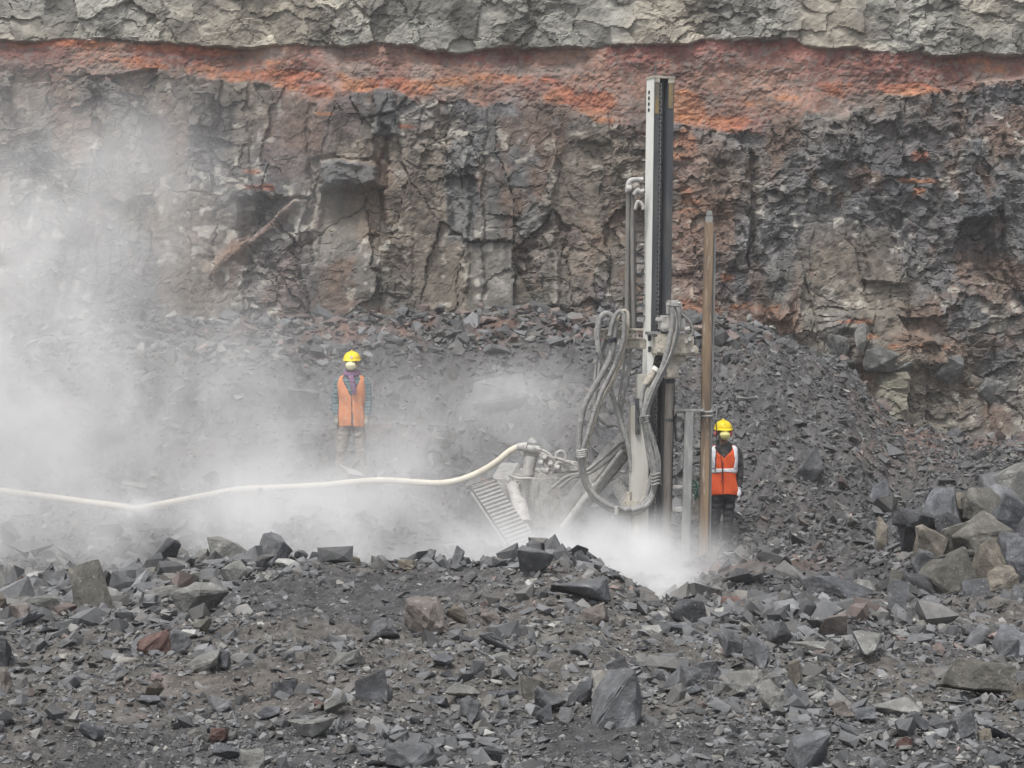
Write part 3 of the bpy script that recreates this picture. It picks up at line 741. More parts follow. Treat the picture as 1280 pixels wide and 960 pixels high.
 (1228, 1262, 940, 962, 'block', GR, 14, 6.5, 'grey lump at the bottom right corner'),
 (1004, 1100, 720, 752, 'slab', DK, 4, 14.2, 'wide dark slab lying flat below the person in the red vest'),
 (1066, 1096, 718, 734, 'slab', PALE, 14, 14.4, 'light plate resting on the right end of the wide dark slab'),
 (574, 600, 812, 830, 'slab', DK, 20, 8.8, 'folded dark shard left of the grey wedge slab'),
 (540, 568, 832, 848, 'slab', BLU, -8, 8.3, 'ragged bluish plate in the middle of the foreground'),
 (525, 562, 862, 878, 'slab', GR, -10, 7.7, 'thin grey plate right of the dark pyramid block'),
 (556, 600, 854, 874, 'slab', PALE, 10, 7.8, 'pale tapering slab above the rounded dark-bottomed stone'),
 (608, 650, 856, 872, 'slab', BLU, -8, 7.8, 'long bluish plate between the centre and the olive grey block'),
 (520, 574, 908, 922, 'slab', GR, -4, 6.95, 'thin splinter of grey rock above the crusty bottom boulder'),
 (338, 372, 850, 872, 'block', DK, -12, 8.0, 'dark hunched stone left of the pale flat slabs'),
 (322, 352, 874, 890, 'slab', BLU, -10, 7.6, 'blue grey diamond shaped plate left of centre'),
 (404, 434, 862, 892, 'slab', PALE, -24, 7.65, 'light curled slab left of the dark pyramid block'),
 (596, 628, 936, 958, 'slab', DK, 12, 6.55, 'dark fan shaped plate at the bottom edge in the centre'),
]
PILE = [
 (1204, 1254, 582, 613, 'block', BLU, 8, 17.2, 'slate grey peaked boulder topmost on the right-hand heap'),
 (1250, 1302, 588, 628, 'block', PALE, 6, 17.0, 'pale boulder at the top right end of the right-hand heap'),
 (1245, 1300, 624, 672, 'block', BLU, 14, 16.4, 'big smooth blue grey boulder at the right edge of the heap'),
 (1208, 1254, 617, 653, 'block', OLV, 4, 16.7, 'olive cube-like boulder under the topmost peaked one'),
 (1185, 1217, 607, 632, 'block', GR, -6, 17.1, 'small grey block left of the olive cube-like boulder'),
 (1154, 1197, 617, 661, 'block', BLU, 30, 16.9, 'bluish tilted block on the left shoulder of the heap'),
 (1190, 1212, 622, 652, 'block', TAN, 14, 16.9, 'rusty sided block between the bluish and the olive boulders'),
 (1124, 1186, 640, 670, 'slab', DK, 18, 16.6, 'long dark slab jutting out at the left end of the heap'),
 (1196, 1254, 649, 692, 'block', OLV, 26, 16.2, 'slanting olive brown slab in the middle of the heap'),
 (1146, 1182, 662, 694, 'block', TAN, 10, 16.2, 'tan block under the long dark slab'),
 (1174, 1218, 658, 694, 'block', OLV, -16, 16.3, 'greenish grey wedge between the tan block and slanting slab'),
 (1178, 1222, 686, 698, 'slab', PALE, 2, 15.9, 'thin pale plate lying across the middle of the heap'),
 (1211, 1255, 686, 738, 'block', TAN, -16, 15.7, 'tall tan block with a rusty right side in the heap'),
 (1154, 1214, 692, 758, 'block', OLV, -10, 15.6, 'largest olive tan boulder of the heap, low on its left side'),
 (1140, 1166, 694, 724, 'block', GR, -10, 15.9, 'grey block squeezed in left of the largest olive tan boulder'),
 (1230, 1265, 716, 760, 'block', TAN, 20, 15.3, 'tan wedge low in the heap below the tall tan block'),
 (1262, 1304, 682, 748, 'stand', BLU, 4, 15.6, 'dark blue grey column standing at the right edge of the heap'),
 (1250, 1280, 672, 706, 'round', BLU, 0, 15.9, 'rounded slate stone in front of the big smooth boulder'),
 (1250, 1296, 742, 792, 'block', GR, 10, 14.8, 'grey block at the right foot of the heap'),
 (1206, 1238, 734, 776, 'block', DK, 12, 15.1, 'dark block added to paint the shadow in the foot of the heap'),  # added block, its dark colour stands for the shadow between the boulders
 (1170, 1206, 748, 776, 'block', DK, -8, 15.2, 'low dark stone under the largest olive tan boulder'),
 (1126, 1152, 650, 684, 'block', DK, -14, 16.7, 'dark angular block below the left end of the long slab'),
 (1236, 1284, 600, 646, 'block', GR, -10, 17.0, 'grey block wedged between the olive cube-like boulder and the right edge'),
 (1216, 1262, 660, 700, 'block', DK, 12, 16.3, 'dark block behind the tall tan block of the heap'),
 (1168, 1204, 646, 680, 'block', DK, -14, 16.6, 'dark block in the gap under the bluish tilted block'),
 (1222, 1266, 752, 796, 'block', GR, 8, 14.7, 'grey angular block low on the heap beside its right foot'),
 (1132, 1168, 724, 760, 'block', DK, 10, 15.4, 'dark wedge at the left foot of the heap'),
 (1266, 1310, 640, 690, 'block', DK, -6, 16.2, 'dark boulder cut by the right edge halfway up the heap'),
]
SLOPE = [
 (1086, 1113, 602, 642, 'stand', BLU, 16, 19.5, 'smooth dark slab leaning on the scree left of the heap'),
 (1094, 1110, 648, 690, 'stand', TAN, 8, 18.4, 'splintery tan shard standing in the scree like torn wood'),
 (1110, 1138, 712, 748, 'stand', OLV, 14, 15.6, 'ribbed olive shard standing at the foot of the scree'),
 (994, 1027, 562, 612, 'slab', GR, -50, 23.0, 'large smooth grey slab lying steeply on the scree behind the vest wearer'),
 (1054, 1076, 582, 612, 'slab', GR, 50, 22.5, 'narrow smooth slab dipping right on the scree'),
 (1016, 1056, 500, 530, 'round', DK, 6, 26.5, 'dark rounded boulder bedded in the upper scree'),
 (1078, 1093, 522, 546, 'stand', (0.24, 0.165, 0.11), -24, 27.5, 'orange brown shard at the foot of the pale upright slab'),
 (1028, 1064, 416, 456, 'round', FG, 4, 32.6, 'dark round boulder stuck in the cliff foot right of the mast'),
 (1068, 1083, 406, 442, 'stand', PALE, 22, 32.4, 'thin pale splinter of rock leaning at the cliff foot'),
 (935, 1000, 412, 462, 'block', FG, 0, 31.6, 'big dark bedrock hump at the top of the scree right of the mast'),
 (1078, 1120, 434, 464, 'block', FG, 8, 31.8, 'grey outcrop block with a red top right of the pale splinter'),
 (1112, 1146, 446, 476, 'block', FG, -8, 31.6, 'blue grey jagged block under the red-topped ledge'),
 (1165, 1205, 446, 480, 'block', FG, 12, 32.4, 'grey block in the broken cliff foot at the far right'),
 (1000, 1024, 440, 470, 'block', OLV, -10, 31.4, 'small olive block at the edge of the dark hump'),
 (1170, 1206, 500, 530, 'block', DK, 0, 30.5, 'dark stone at the base of the cliff above the right-hand heap'),
 (1222, 1258, 474, 506, 'block', FG, 10, 31.5, 'weathered grey block near the right edge at the cliff base'),
 (1040, 1062, 620, 636, 'slab', PALE, 30, 21.0, 'small whitish plate shining on the dark scree'),
 (880, 915, 452, 476, 'block', DK, 4, 29.8, 'dark stone on the scree right behind the tall brown post'),
 (740, 778, 530, 556, 'block', GR, 6, 25.5, 'grey boulder seen through dust left of the mast'),
 (590, 660, 470, 520, 'slab', GR, -14, 27.5, 'big smooth grey slab half veiled by dust above the crawler'),
 (455, 490, 530, 548, 'slab', RED, -20, 23.6, 'reddish slab on the scree beside the person in the faded vest'),
 (350, 400, 486, 520, 'block', GR, 10, 26.0, 'grey boulder on the hazy scree left of the person in the faded vest'),
 (620, 650, 540, 556, 'slab', DK, 18, 25.0, 'dark ledge stone poking out behind the hose end'),
]
_mesh_cache = {}
KIND = {'block': (12, 1, 0.85, 0.85, 0.75), 'slab': (13, 1, 0.8, 0.42, 0.55), 'round': (22, 1, 0.85, 0.8, 0.0), 'knob': (24, 1, 0.8, 0.95, 0.0), 'pyr': (8, 1, 0.8, 0.9, 0.3), 'stand': (12, 0.8, 0.5, 1, 0.6)}
def landmark(spec, seed, group):
    x0, x1, y0, y1, kind, c, tilt, Y, label = spec
    if Y < 14 and y1 > 700:                      # stands on the bank: distance from where its foot meets the ground
        Ys = solve_Y((x0 + x1) / 2, y1 - 0.10 * (y1 - y0), 5.0, 13.4)
        if Ys < 13.3: Y = Ys
    elif 14 <= Y < 31 and group.startswith('stones on'):
        Ys = solve_Y((x0 + x1) / 2, y1 - 0.10 * (y1 - y0), 14, 33)
        if Ys < 32.9: Y = Ys
    if Y > 31:
        q = P((x0 + x1) / 2, y1, 34.3); dd, _ = cliff_surface(np.array([q.x]), np.array([q.z + 0.2])); Y = 34.3 - float(dd[0]) - 0.02
    n, sx, sy, sz, boxy = KIND[kind]
    bm = hull_rock(seed, n, 1, sy / sx if kind != 'stand' else 0.7, sz / sx if kind != 'stand' else 1.6, bevel=0.035, rough=0.11 if kind in ('round', 'knob') else 0.085, cuts=3 if (x1 - x0) > 34 else 2, boxy=boxy)
    if kind == 'pyr':
        for v in bm.verts:
            k = 1 - 0.55 * max(0, min(1, (v.co.z + 0.6) / 1.5)); v.co.x *= k; v.co.y *= k
    if kind == 'knob':
        for v in bm.verts:
            if v.co.z > 0.15: v.co.x += 0.35 * (v.co.z - 0.15); v.co.x *= 0.85
    yaw = Matrix.Rotation(random.Random(seed).uniform(-0.5, 0.5), 4, 'Z')
    rot = Matrix.Rotation(R(tilt), 4, 'Y') @ Matrix.Rotation(R(-12 if kind == 'slab' else 0), 4, 'X') @ yaw
    bm.transform(rot)
    # size it so that its outline has the width and height it has in the photograph, at its distance
    xs = [v.co.x for v in bm.verts]; zs = [v.co.z for v in bm.verts]
    W = (x1 - x0) * Y / F; H = (y1 - y0) * Y / F
    ex = max(xs) - min(xs); ez = max(zs) - min(zs)
    kx, kz = W / ex, H / ez * 1.12
    ky = (kx + kz) / 2 if kind in ('block', 'round', 'knob', 'pyr') else kx * 0.9
    mx_, mz = (max(xs) + min(xs)) / 2, min(zs)
    for v in bm.verts: v.co = Vector(((v.co.x - mx_) * kx, v.co.y * ky, (v.co.z - mz) * kz))
    o = tri_obj('boulder' if (x1 - x0) * (y1 - y0) > 900 else 'rock', bm, M_ROCK, tuple(v * random.Random(seed + 5).uniform(0.85, 1.15) for v in c))
    o.location = P((x0 + x1) / 2, y1 + 0.05 * (y1 - y0), Y)
    if Y < 14.6 or (17 < Y < 31):
        gz = float(ground_z(o.location.x, Y)[0]) - 0.06 * H
        o.location.z = gz if y1 > 715 and Y < 14 else min(o.location.z, gz)
    tag(o, label, 'boulder' if o.name.startswith('boulder') else 'rock', group)
    return o
sd_ = 400
for sp in NEAR: sd_ += 1; landmark(sp, sd_, 'stones lying on the near bank of rubble')
for sp in PILE: sd_ += 1; dx_, dy_ = (sp[1] - sp[0]) * .13, (sp[3] - sp[2]) * .13; landmark((sp[0] - dx_, sp[1] + dx_, sp[2] - dy_, sp[3] + dy_, sp[4], tuple(v * .82 for v in sp[5])) + sp[6:], sd_, 'blocks of the boulder heap at the right')
for sp in SLOPE: sd_ += 1; landmark(sp, sd_, 'stones on the scree slope and cliff foot')

# stones of middle size, too alike to tell apart
PROTO = []
for s_ in range(14):
    r_ = random.Random(1500 + s_)
    bm = hull_rock(1500 + s_, n=r_.choice([9, 11, 13]), sy=r_.uniform(0.6, 0.9), sz=[0.28, 0.4, 0.7, 0.35][s_ % 4], bevel=0.04, rough=0.05, cuts=1, boxy=r_.uniform(0.1, 0.7))
    me = bpy.data.meshes.new('stone'); bm.to_mesh(me); bm.free(); me.materials.append(M_ROCK); PROTO.append(me)
g = np.random.default_rng(77)
boxes = [(0.5 * (s[0] + s[1]), 0.5 * (s[2] + s[3]), s[1] - s[0]) for s in NEAR]
cnt = 0
HINTS = [(284, 693, 'flat-topped crest boulder'), (341, 688, 'knobbly crest boulder'), (116, 742, 'big olive brown boulder'), (250, 756, 'large smooth light slab'), (204, 811, 'brick red boulder'),
         (258, 837, 'pale topped stone with a hollow'), (532, 768, 'whitish rusty-based boulder'), (466, 861, 'dark pyramid block'), (390, 906, 'long pale flat slab'), (588, 882, 'rounded dark-bottomed stone'),
         (510, 940, 'crusty bottom-edge boulder'), (620, 822, 'grey wedge slab'), (771, 873, 'biggest grey boulder'), (667, 860, 'olive grey block'), (743, 770, 'warm grey wedge boulder'), (860, 775, 'dark peaked boulder'),
         (917, 761, 'dark red crest boulder'), (930, 848, 'very pale angular boulder'), (970, 884, 'pale rounded boulder'), (1011, 940, 'heavy dark flat-topped block'), (1219, 852, 'huge brownish slab'),
         (1121, 886, 'pale mottled rectangle plate'), (1038, 783, 'triangular red-edged stone'), (1123, 767, 'tall upright grey slab'), (1218, 796, 'leaf shaped slab'), (1016, 814, 'long thin pale ledge slab'),
         (435, 836, 'pale box-like slab'), (726, 744, 'broad weathered crest slab'), (1130, 939, 'small brick red block'), (282, 931, 'flat bluish bottom-edge plate'), (5, 814, 'dark left-edge boulder')]
used_labels = set()
while cnt < 140:
    Y = 1 / g.uniform(1 / 12.4, 1 / 5.9); px = g.uniform(-20, 1300); x = (px - 640) / F * Y
    z = float(ground_z(x, Y)[0]); py = HY + (CZ - z) / Y * F
    if g.random() > float(coarse(np.array([px]), np.array([py]))[0]): continue
    size = g.uniform(11, 21) * 0.5
    if any(abs(px - b[0]) < b[2] * 0.5 + 4 and abs(py - b[1]) < b[2] * 0.4 for b in boxes): continue
    boxes.append((px, py, size * 1.6))
    me = PROTO[int(g.integers(0, 14))]
    o = bpy.data.objects.new('stone', me); col.objects.link(o)
    sc = size * Y / F
    o.scale = (sc * g.uniform(0.9, 1.3), sc * g.uniform(0.8, 1.2), sc * g.uniform(0.8, 1.2))
    o.rotation_euler = (g.normal(0, 0.3), g.normal(0, 0.3), g.uniform(0, 6.28))
    o.location = (x, Y, z + sc * 0.2)
    c = [GR, GR, BLU, DK, BLU, GR, PALE][int(g.integers(0, 7))]; k = g.uniform(0.8, 1.15)
    o.color = (c[0] * k, c[1] * k, c[2] * k, 1)
    if c is PALE: tag(o, 'small pale grey stone among the rubble of the near bank', 'stone', 'small pale stones of the near bank')
    elif c is DK: tag(o, 'small near-black angular stone among the rubble of the near bank', 'stone', 'small near-black stones of the near bank')
    else: tag(o, 'small mid grey angular stone among the rubble of the near bank', 'stone', 'small mid grey stones of the near bank')
    cnt += 1
    cw = {'PALE': 'pale', 'DK': 'near-black', 'BLU': 'bluish grey'}.get([k_ for k_, v_ in (('PALE', PALE), ('DK', DK), ('BLU', BLU), ('GR', GR)) if v_ is c][0], 'mid grey')
    hd, hx_, hy_, hn = min((math.hypot(px - a, (py - b) * 1.4), a, b, nme) for a, b, nme in HINTS)
    ang = math.degrees(math.atan2(-(py - hy_) * 1.4, px - hx_)) % 360
    dr = ['right of', 'above and right of', 'above', 'above and left of', 'left of', 'below and left of', 'below', 'below and right of'][int((ang + 22.5) // 45) % 8]
    lb = '%s %s stone %s %s the %s' % ('small' if size < 8 else 'mid-sized', cw, 'just' if hd < 45 else 'some way', dr, hn)
    if hd < 110 and lb not in used_labels and len(lb.split()) <= 16:
        used_labels.add(lb); o['label'] = lb
# ------------------------------------------------------------------ mesh builder
class MB:
    """collects shapes in world coordinates and links them as ONE mesh object"""
    def __init__(self): self.v = []; self.f = []; self.s = []
    def add(self, vs, fs, smooth=False):
        o = len(self.v); self.v += [Vector(p) for p in vs]; self.f += [tuple(i + o for i in f) for f in fs]; self.s += [smooth] * len(fs)
    def box(self, c, u, v, w, bev=0.0):
        """box about c with half-axis vectors u, v, w"""
        c, u, v, w = Vector(c), Vector(u), Vector(v), Vector(w)
        if bev <= 0:
            vs = [c + u * a + v * b + w * d for d in (-1, 1) for b in (-1, 1) for a in (-1, 1)]
            self.add(vs, [(0, 2, 3, 1), (4, 5, 7, 6), (0, 1, 5, 4), (2, 6, 7, 3), (0, 4, 6, 2), (1, 3, 7, 5)]); return
        bm = bmesh.new(); bmesh.ops.create_cube(bm, size=2)
        M = Matrix(((u.x, v.x, w.x, c.x), (u.y, v.y, w.y, c.y), (u.z, v.z, w.z, c.z), (0, 0, 0, 1)))
        bmesh.ops.transform(bm, matrix=M, verts=bm.verts)
        bmesh.ops.bevel(bm, geom=list(bm.edges), offset=bev, segments=2, affect='EDGES')
        bm.verts.index_update()
        self.add([x.co.copy() for x in bm.verts], [tuple(x.index for x in f.verts) for f in bm.faces]); bm.free()
    def rect(self, px0, px1, py0, py1, Y, depth, yaw=0.0, bev=0.008):
        """box whose front covers this rectangle of the photograph when seen at distance Y"""
        a = P(px0, py1, Y); b = P(px1, py0, Y)
        c = (a + b) / 2; w = (b.x - a.x) / 2; h = (b.z - a.z) / 2
        u = Vector((math.cos(yaw), math.sin(yaw), 0)); n = Vector((-math.sin(yaw), math.cos(yaw), 0))
        bev = min(bev, w * 0.4, h * 0.4, depth * 0.2)
        self.box(c + n * depth / 2, u * w, n * depth / 2, Vector((0, 0, h)), bev)
    def tube(self, pts, r, n=10, cap=True, ry=None):
        pts = [Vector(p) for p in pts]
        rs = r if isinstance(r, (list, tuple)) else [r] * len(pts)
        fr = None; rings = []
        for i, p in enumerate(pts):
            t = (pts[min(i + 1, len(pts) - 1)] - pts[max(i - 1, 0)]).normalized()
            if fr is None:
                up = Vector((0, 1, 0)) if abs(t.y) < 0.9 else Vector((1, 0, 0))
                a = t.cross(up).normalized()
            else: a = (fr - t * fr.dot(t)).normalized()
            fr = a; b = t.cross(a)
            rings.append([p + (a * math.cos(k * 2 * math.pi / n) + b * math.sin(k * 2 * math.pi / n)) * rs[i] for k in range(n)])
        vs = [q for ring in rings for q in ring]; fs = []
        for i in range(len(rings) - 1):
            for k in range(n):
                fs.append((i * n + k, i * n + (k + 1) % n, (i + 1) * n + (k + 1) % n, (i + 1) * n + k))
        o = len(self.v); self.add(vs, fs, True)
        if cap: self.add(rings[0], [tuple(reversed(range(n)))]); self.add(rings[-1], [tuple(range(n))])
    def cyl(self, a, b, r, n=14): self.tube([a, b], r, n)
    def build(self, name, mat, parent=None, at=None, bevel=None):
        org = Vector(at) if at is not None else (parent.matrix_world.translation.copy() if parent else Vector((0, 0, 0)))
        if parent and parent.parent: org = Vector(parent['org'])
        elif parent: org = Vector(parent.location)
        if at is not None: org = Vector(at)
        me = bpy.data.meshes.new(name)
        me.from_pydata([tuple(q - org) for q in self.v], [], self.f)
        me.polygons.foreach_set('use_smooth', self.s)
        me.materials.append(mat); me.update()
        o = bpy.data.objects.new(name, me); col.objects.link(o)
        if parent: o.parent = parent; o['org'] = list(org)
        else: o.location = org
        return o

def curve(pts, k=8):
    """smooth path through the points (Catmull-Rom)"""
    p = [Vector(q) for q in pts]; p = [p[0] * 2 - p[1]] + p + [p[-1] * 2 - p[-2]]
    out = []
    for i in range(1, len(p) - 2):
        for j in range(k):
            t = j / k
            out.append(0.5 * ((2 * p[i]) + (p[i + 1] - p[i - 1]) * t + (2 * p[i - 1] - 5 * p[i] + 4 * p[i + 1] - p[i + 2]) * t * t + (3 * p[i] - p[i - 1] - 3 * p[i + 1] + p[i + 2]) * t ** 3))
    out.append(p[-2]); return out
def px_curve(pts, Y, k=8): return curve([P(q[0], q[1], q[2] if len(q) > 2 else Y) for q in pts], k)

# ------------------------------------------------------------------ materials of the machine
M_WHITE = paint('worn_white_paint', (0.66, 0.66, 0.62), (0.52, 0.50, 0.45), scale=7, amount=(0.5, 0.75), streak=0.25)
M_DGREY = paint('greasy_dark_steel', (0.055, 0.06, 0.068), (0.095, 0.095, 0.092), scale=6, streak=0.2, rough=0.6)
M_BLACK = paint('near_black_mottle', (0.022, 0.024, 0.03), (0.05, 0.05, 0.055), scale=10, rough=0.5)  # plain near-black mottle for channel, holes, slots and one lashing
M_CHAIN = paint('chain_steel', (0.34, 0.34, 0.33), (0.42, 0.41, 0.40), scale=30, rough=0.5, metal=0.3)
M_OCHRE = paint('ochre_stain', (0.26, 0.19, 0.09), (0.13, 0.12, 0.10), scale=8, streak=0.3)
M_BEIGE = paint('dusty_beige_paint', (0.45, 0.42, 0.36), (0.30, 0.27, 0.22), scale=14, amount=(0.42, 0.66), c3=(0.16, 0.13, 0.10), bump=0.3)
M_CRADLE = paint('dusty_offwhite_paint', (0.50, 0.49, 0.45), (0.36, 0.34, 0.30), scale=5, streak=0.2)
M_RISER = paint('dusty_riser_pipe', (0.15, 0.145, 0.135), (0.21, 0.20, 0.185), scale=9, streak=0.3)
M_PIPE = paint('brown_drill_steel', (0.165, 0.145, 0.125), (0.24, 0.225, 0.20), scale=10, streak=0.12, rough=0.55, c3=(0.13, 0.10, 0.085))
M_HOSE = paint('dusty_rubber_hose', (0.20, 0.20, 0.195), (0.30, 0.295, 0.28), scale=12, rough=0.8, c3=(0.12, 0.12, 0.12))
M_CREAM = paint('cream_air_hose', (0.60, 0.55, 0.45), (0.50, 0.46, 0.38), scale=6, rough=0.6)
M_POST = paint('rusty_brown_steel', (0.25, 0.18, 0.115), (0.14, 0.105, 0.08), scale=9, streak=0.10, amount=(0.42, 0.6), c3=(0.33, 0.29, 0.24), rough=0.8)
M_GALV = paint('grey_steel', (0.22, 0.225, 0.22), (0.32, 0.32, 0.31), scale=12, streak=0.2, rough=0.6)
M_DUSTY = paint('dust_caked_metal', (0.42, 0.41, 0.39), (0.30, 0.29, 0.275), scale=9, c3=(0.20, 0.185, 0.17), bump=0.4)
M_TRACK = paint('dust_caked_track_steel', (0.30, 0.295, 0.285), (0.20, 0.195, 0.19), scale=12, bump=0.4)
M_REDP = paint('faded_red_paint', (0.42, 0.16, 0.13), (0.42, 0.36, 0.33), scale=9)
M_GREEN = paint('faded_green_rope', (0.10, 0.25, 0.18), (0.20, 0.3, 0.25), scale=20)
M_SACK = paint('dark_rag', (0.07, 0.07, 0.072), (0.30, 0.30, 0.29), scale=9)

# ------------------------------------------------------------------ the drill rig
YM = 20.5
rig = empty('drill_rig', P(800, 712, YM), 'crawler drilling rig with tall white and black mast and looping grey hoses', 'drill rig')
th = R(20)
mu = Vector((math.cos(th), math.sin(th), 0)); mn = Vector((math.sin(th), -math.cos(th), 0))   # along the front of the mast, out of its front
def mast_pt(py, s=0.0, out=0.0):
    """point on the leaning mast: row py, s metres right of its front left corner, out metres in front of its face"""
    px = 817 - (py - 95) * 0.0145
    return P(px, py, YM) + mu * s + mn * out
def mbox(mb, py0, py1, s0, s1, o0, o1, bev=0.004):
    a = mast_pt(py0, (s0 + s1) / 2, (o0 + o1) / 2); b = mast_pt(py1, (s0 + s1) / 2, (o0 + o1) / 2)
    mb.box((a + b) / 2, mu * abs(s1 - s0) / 2, mn * abs(o1 - o0) / 2, (a - b) / 2, bev)
W = 0.285; D = 0.20
m = MB(); mbox(m, 97, 712, -0.004, 0.016, -D, 0); mast = m.build('mast_side_plate', M_WHITE, rig)
m = MB()
for k in range(4):
    c = mast_pt(114 + k * 7.4, -0.004, -0.115); m.cyl(c - mu * 0.004, c + mu * 0.012, 0.026, 14)
m.build('lightening_hole', M_BLACK, mast)
m = MB(); mbox(m, 98, 712, 0.018, 0.088, -0.10, 0.0); fl = m.build('mast_flange', M_DGREY, rig)
m = MB(); mbox(m, 104, 142, 0.022, 0.082, -0.05, 0.003); m.build('ochre_wear_plate', M_OCHRE, fl)
m = MB(); mbox(m, 98, 712, 0.198, W, -0.10, 0.0); fr_ = m.build('mast_flange', M_DGREY, rig)
m = MB(); mbox(m, 100, 135, 0.206, 0.276, -0.05, 0.003); m.build('ochre_wear_plate', M_OCHRE, fr_)
m = MB(); mbox(m, 97, 712, 0.086, 0.20, -D + 0.01, -0.085); m.build('mast_channel', M_BLACK, rig)
m = MB(); mbox(m, 97, 712, 0.262, W - 0.003, -D, -0.102); m.build('mast_side_plate', M_DGREY, rig)
m = MB(); mbox(m, 94.2, 97.5, -0.012, W + 0.008, -D - 0.01, 0.01, 0.004); mbox(m, 97.5, 103, 0.018, 0.086, -0.08, 0.008); mbox(m, 97.5, 103, 0.20, W, -0.08, 0.008); m.build('mast_cap', M_BEIGE, rig)
m = MB(); c = mast_pt(94, 0.12, -0.2); m.cyl(c, c + Vector((0, 0, 0.16)), 0.012); m.build('guide_rod', M_DGREY, rig)
m = MB()                                                              # drive chain: links too small to single out
n_l = 116
for k in range(n_l):
    py = 106 + k * 5.2; c = mast_pt(py, 0.118, -0.06)
    if k % 2 == 0:
        for s in (-0.016, 0.016): m.box(c + mu * s, mu * 0.004, mn * 0.010, Vector((0, 0, 0.036)))
    else:
        for s in (-0.010, 0.010): m.box(c + mu * s, mu * 0.003, mn * 0.010, Vector((0, 0, 0.030)))
    m.cyl(c + Vector((0, 0, 0.026)) - mu * 0.022, c + Vector((0, 0, 0.026)) + mu * 0.022, 0.010, 8)
tag(m.build('drive_chain', M_CHAIN, rig), kind='stuff')
m = MB(); mbox(m, 100, 712, 0.15, 0.158, -0.10, -0.05, 0.002); m.build('chain_guide', M_DGREY, rig)
m = MB(); m.rect(789, 811, 508, 708, 20.32, 0.16, 0.12, 0.01); m.rect(797, 812, 468, 508.5, 20.36, 0.14, 0.12, 0.01); bt = m.build('feed_cradle', M_CRADLE, rig)
m = MB(); m.rect(794, 800, 498, 543, 20.28, 0.03, 0, .004)
for q in (508, 522, 536): m.cyl(P(797, q, 20.25), P(797, q, 20.29), 0.014, 8)
m.build('cradle_bolts', M_DGREY, bt)
m = MB(); m.rect(779, 799, 626, 640, 20.25, 0.12, 0, .01); m.cyl(P(786, 615, 20.3), P(786, 628, 20.3), 0.03); m.build('clamp_block', M_BEIGE, rig)
m = MB(); m.rect(791, 799, 640, 706, 20.2, 0.08, 0, .006); m.build('cradle_leg', M_BEIGE, rig)
# drill pipe in front of the channel
m = MB(); m.tube([P(837.5, 474, 20.22), P(835.2, 560, 20.22), P(832, 716, 20.22)], 0.052, 18); dp = m.build('drill_pipe', M_PIPE, rig)
m = MB(); m.tube([P(837.5, 472, 20.22), P(837.5, 479, 20.22)], 0.066, 18); m.tube([P(835.9, 523, 20.22), P(835.7, 527, 20.22)], 0.056, 18); m.build('pipe_collar', M_DGREY, dp)
m = MB(); m.tube([P(843, 480, 20.3), P(839, 640, 20.3)], 0.008, 6); m.build('pipe_edge_rail', M_DGREY, rig)
# carriage and rotary head
m = MB()
pl = [(809, 416), (826, 416), (824, 434), (818, 447), (813, 470), (809, 472)]
f0 = [P(x, y, 20.16) for x, y in pl]; b0 = [q + Vector((0.0, 0.04, 0)) for q in f0]; n = len(pl)
m.add(f0 + b0, [tuple(reversed(range(n)))] + [tuple(range(n, 2 * n))] + [(i, (i + 1) % n, n + (i + 1) % n, n + i) for i in range(n)])
cp = m.build('carriage_plate', M_WHITE, rig)
m = MB(); m.rect(810, 814, 419, 426, 20.15, .02); m.rect(810, 814, 433, 440, 20.15, .02); m.build('slot', M_BLACK, cp)
m = MB(); m.rect(809, 838, 414.5, 418, 20.05, 0.3, 0, .004); m.rect(816, 836, 440, 474, 20.3, 0.10, 0, .01); m.build('carriage_frame', M_SACK, rig)
m = MB(); m.rect(820, 868, 418, 436, 19.98, 0.34, 0.08, 0.03); m.rect(818, 874, 432, 444, 19.95, 0.38, 0.08, 0.025); m.rect(826, 850, 417, 422, 20.0, .2, 0, .01); rh = m.build('rotary_gearbox', M_BEIGE, rig)
m = MB()
for x, y in ((858, 427), (862, 424), (824, 438), (866, 438)): m.cyl(P(x, y, 19.9), P(x, y, 19.99), 0.022, 8)
m.build('gearbox_bolt', M_DUSTY, rh)
m = MB(); m.rect(834, 858, 443, 454, 20.06, 0.18, 0, .02); m.rect(831, 849, 452, 473.5, 20.02, 0.2, 0.05, .018); sw = m.build('swivel_housing', M_BEIGE, rig)
m = MB(); m.rect(831, 833, 462, 467, 19.99, .03); m.build('housing_lug', M_DGREY, sw)
m = MB(); m.rect(826, 842, 394, 414, 20.05, 0.2, 0.1, .02); m.rect(840, 858, 401, 414, 20.1, 0.2, 0, .03); m.rect(820, 830, 396, 402, 20.05, .1, 0, .02)
m.tube([P(831, 409, 19.98), P(831, 409, 20.08)], 0.055, 14); m.tube([P(852, 398, 20.0), P(852, 412, 20.0)], 0.05, 12); hm = m.build('hydraulic_motor', M_DUSTY, rig)
m = MB(); m.tube([P(831, 409, 19.95), P(831, 409, 19.99)], 0.025, 12); m.rect(834, 850, 375, 384, 19.98, .10, .1, .015); m.rect(838, 846, 384, 398, 20.06, .08, 0, .01)
m.tube([P(835, 380, 19.95), P(835, 392, 19.98)], 0.022, 10); m.tube([P(849, 378, 19.95), P(852, 386, 19.98)], 0.02, 10); m.tube([P(856, 412, 19.97), P(862, 411, 19.97)], .03, 10); tag(m.build('hose_coupling', M_DUSTY, hm), kind='stuff')
m = MB(); m.tube([P(820, 462, 19.98), P(812, 474, 19.98), P(806, 482, 19.98)], [0.045, 0.05, 0.04], 12); ct = m.build('air_coupling', M_BEIGE, rig)
m = MB(); m.tube([P(822, 460, 19.97), P(819, 464, 19.97)], 0.055, 12); m.build('coupling_ring', M_WHITE, ct)
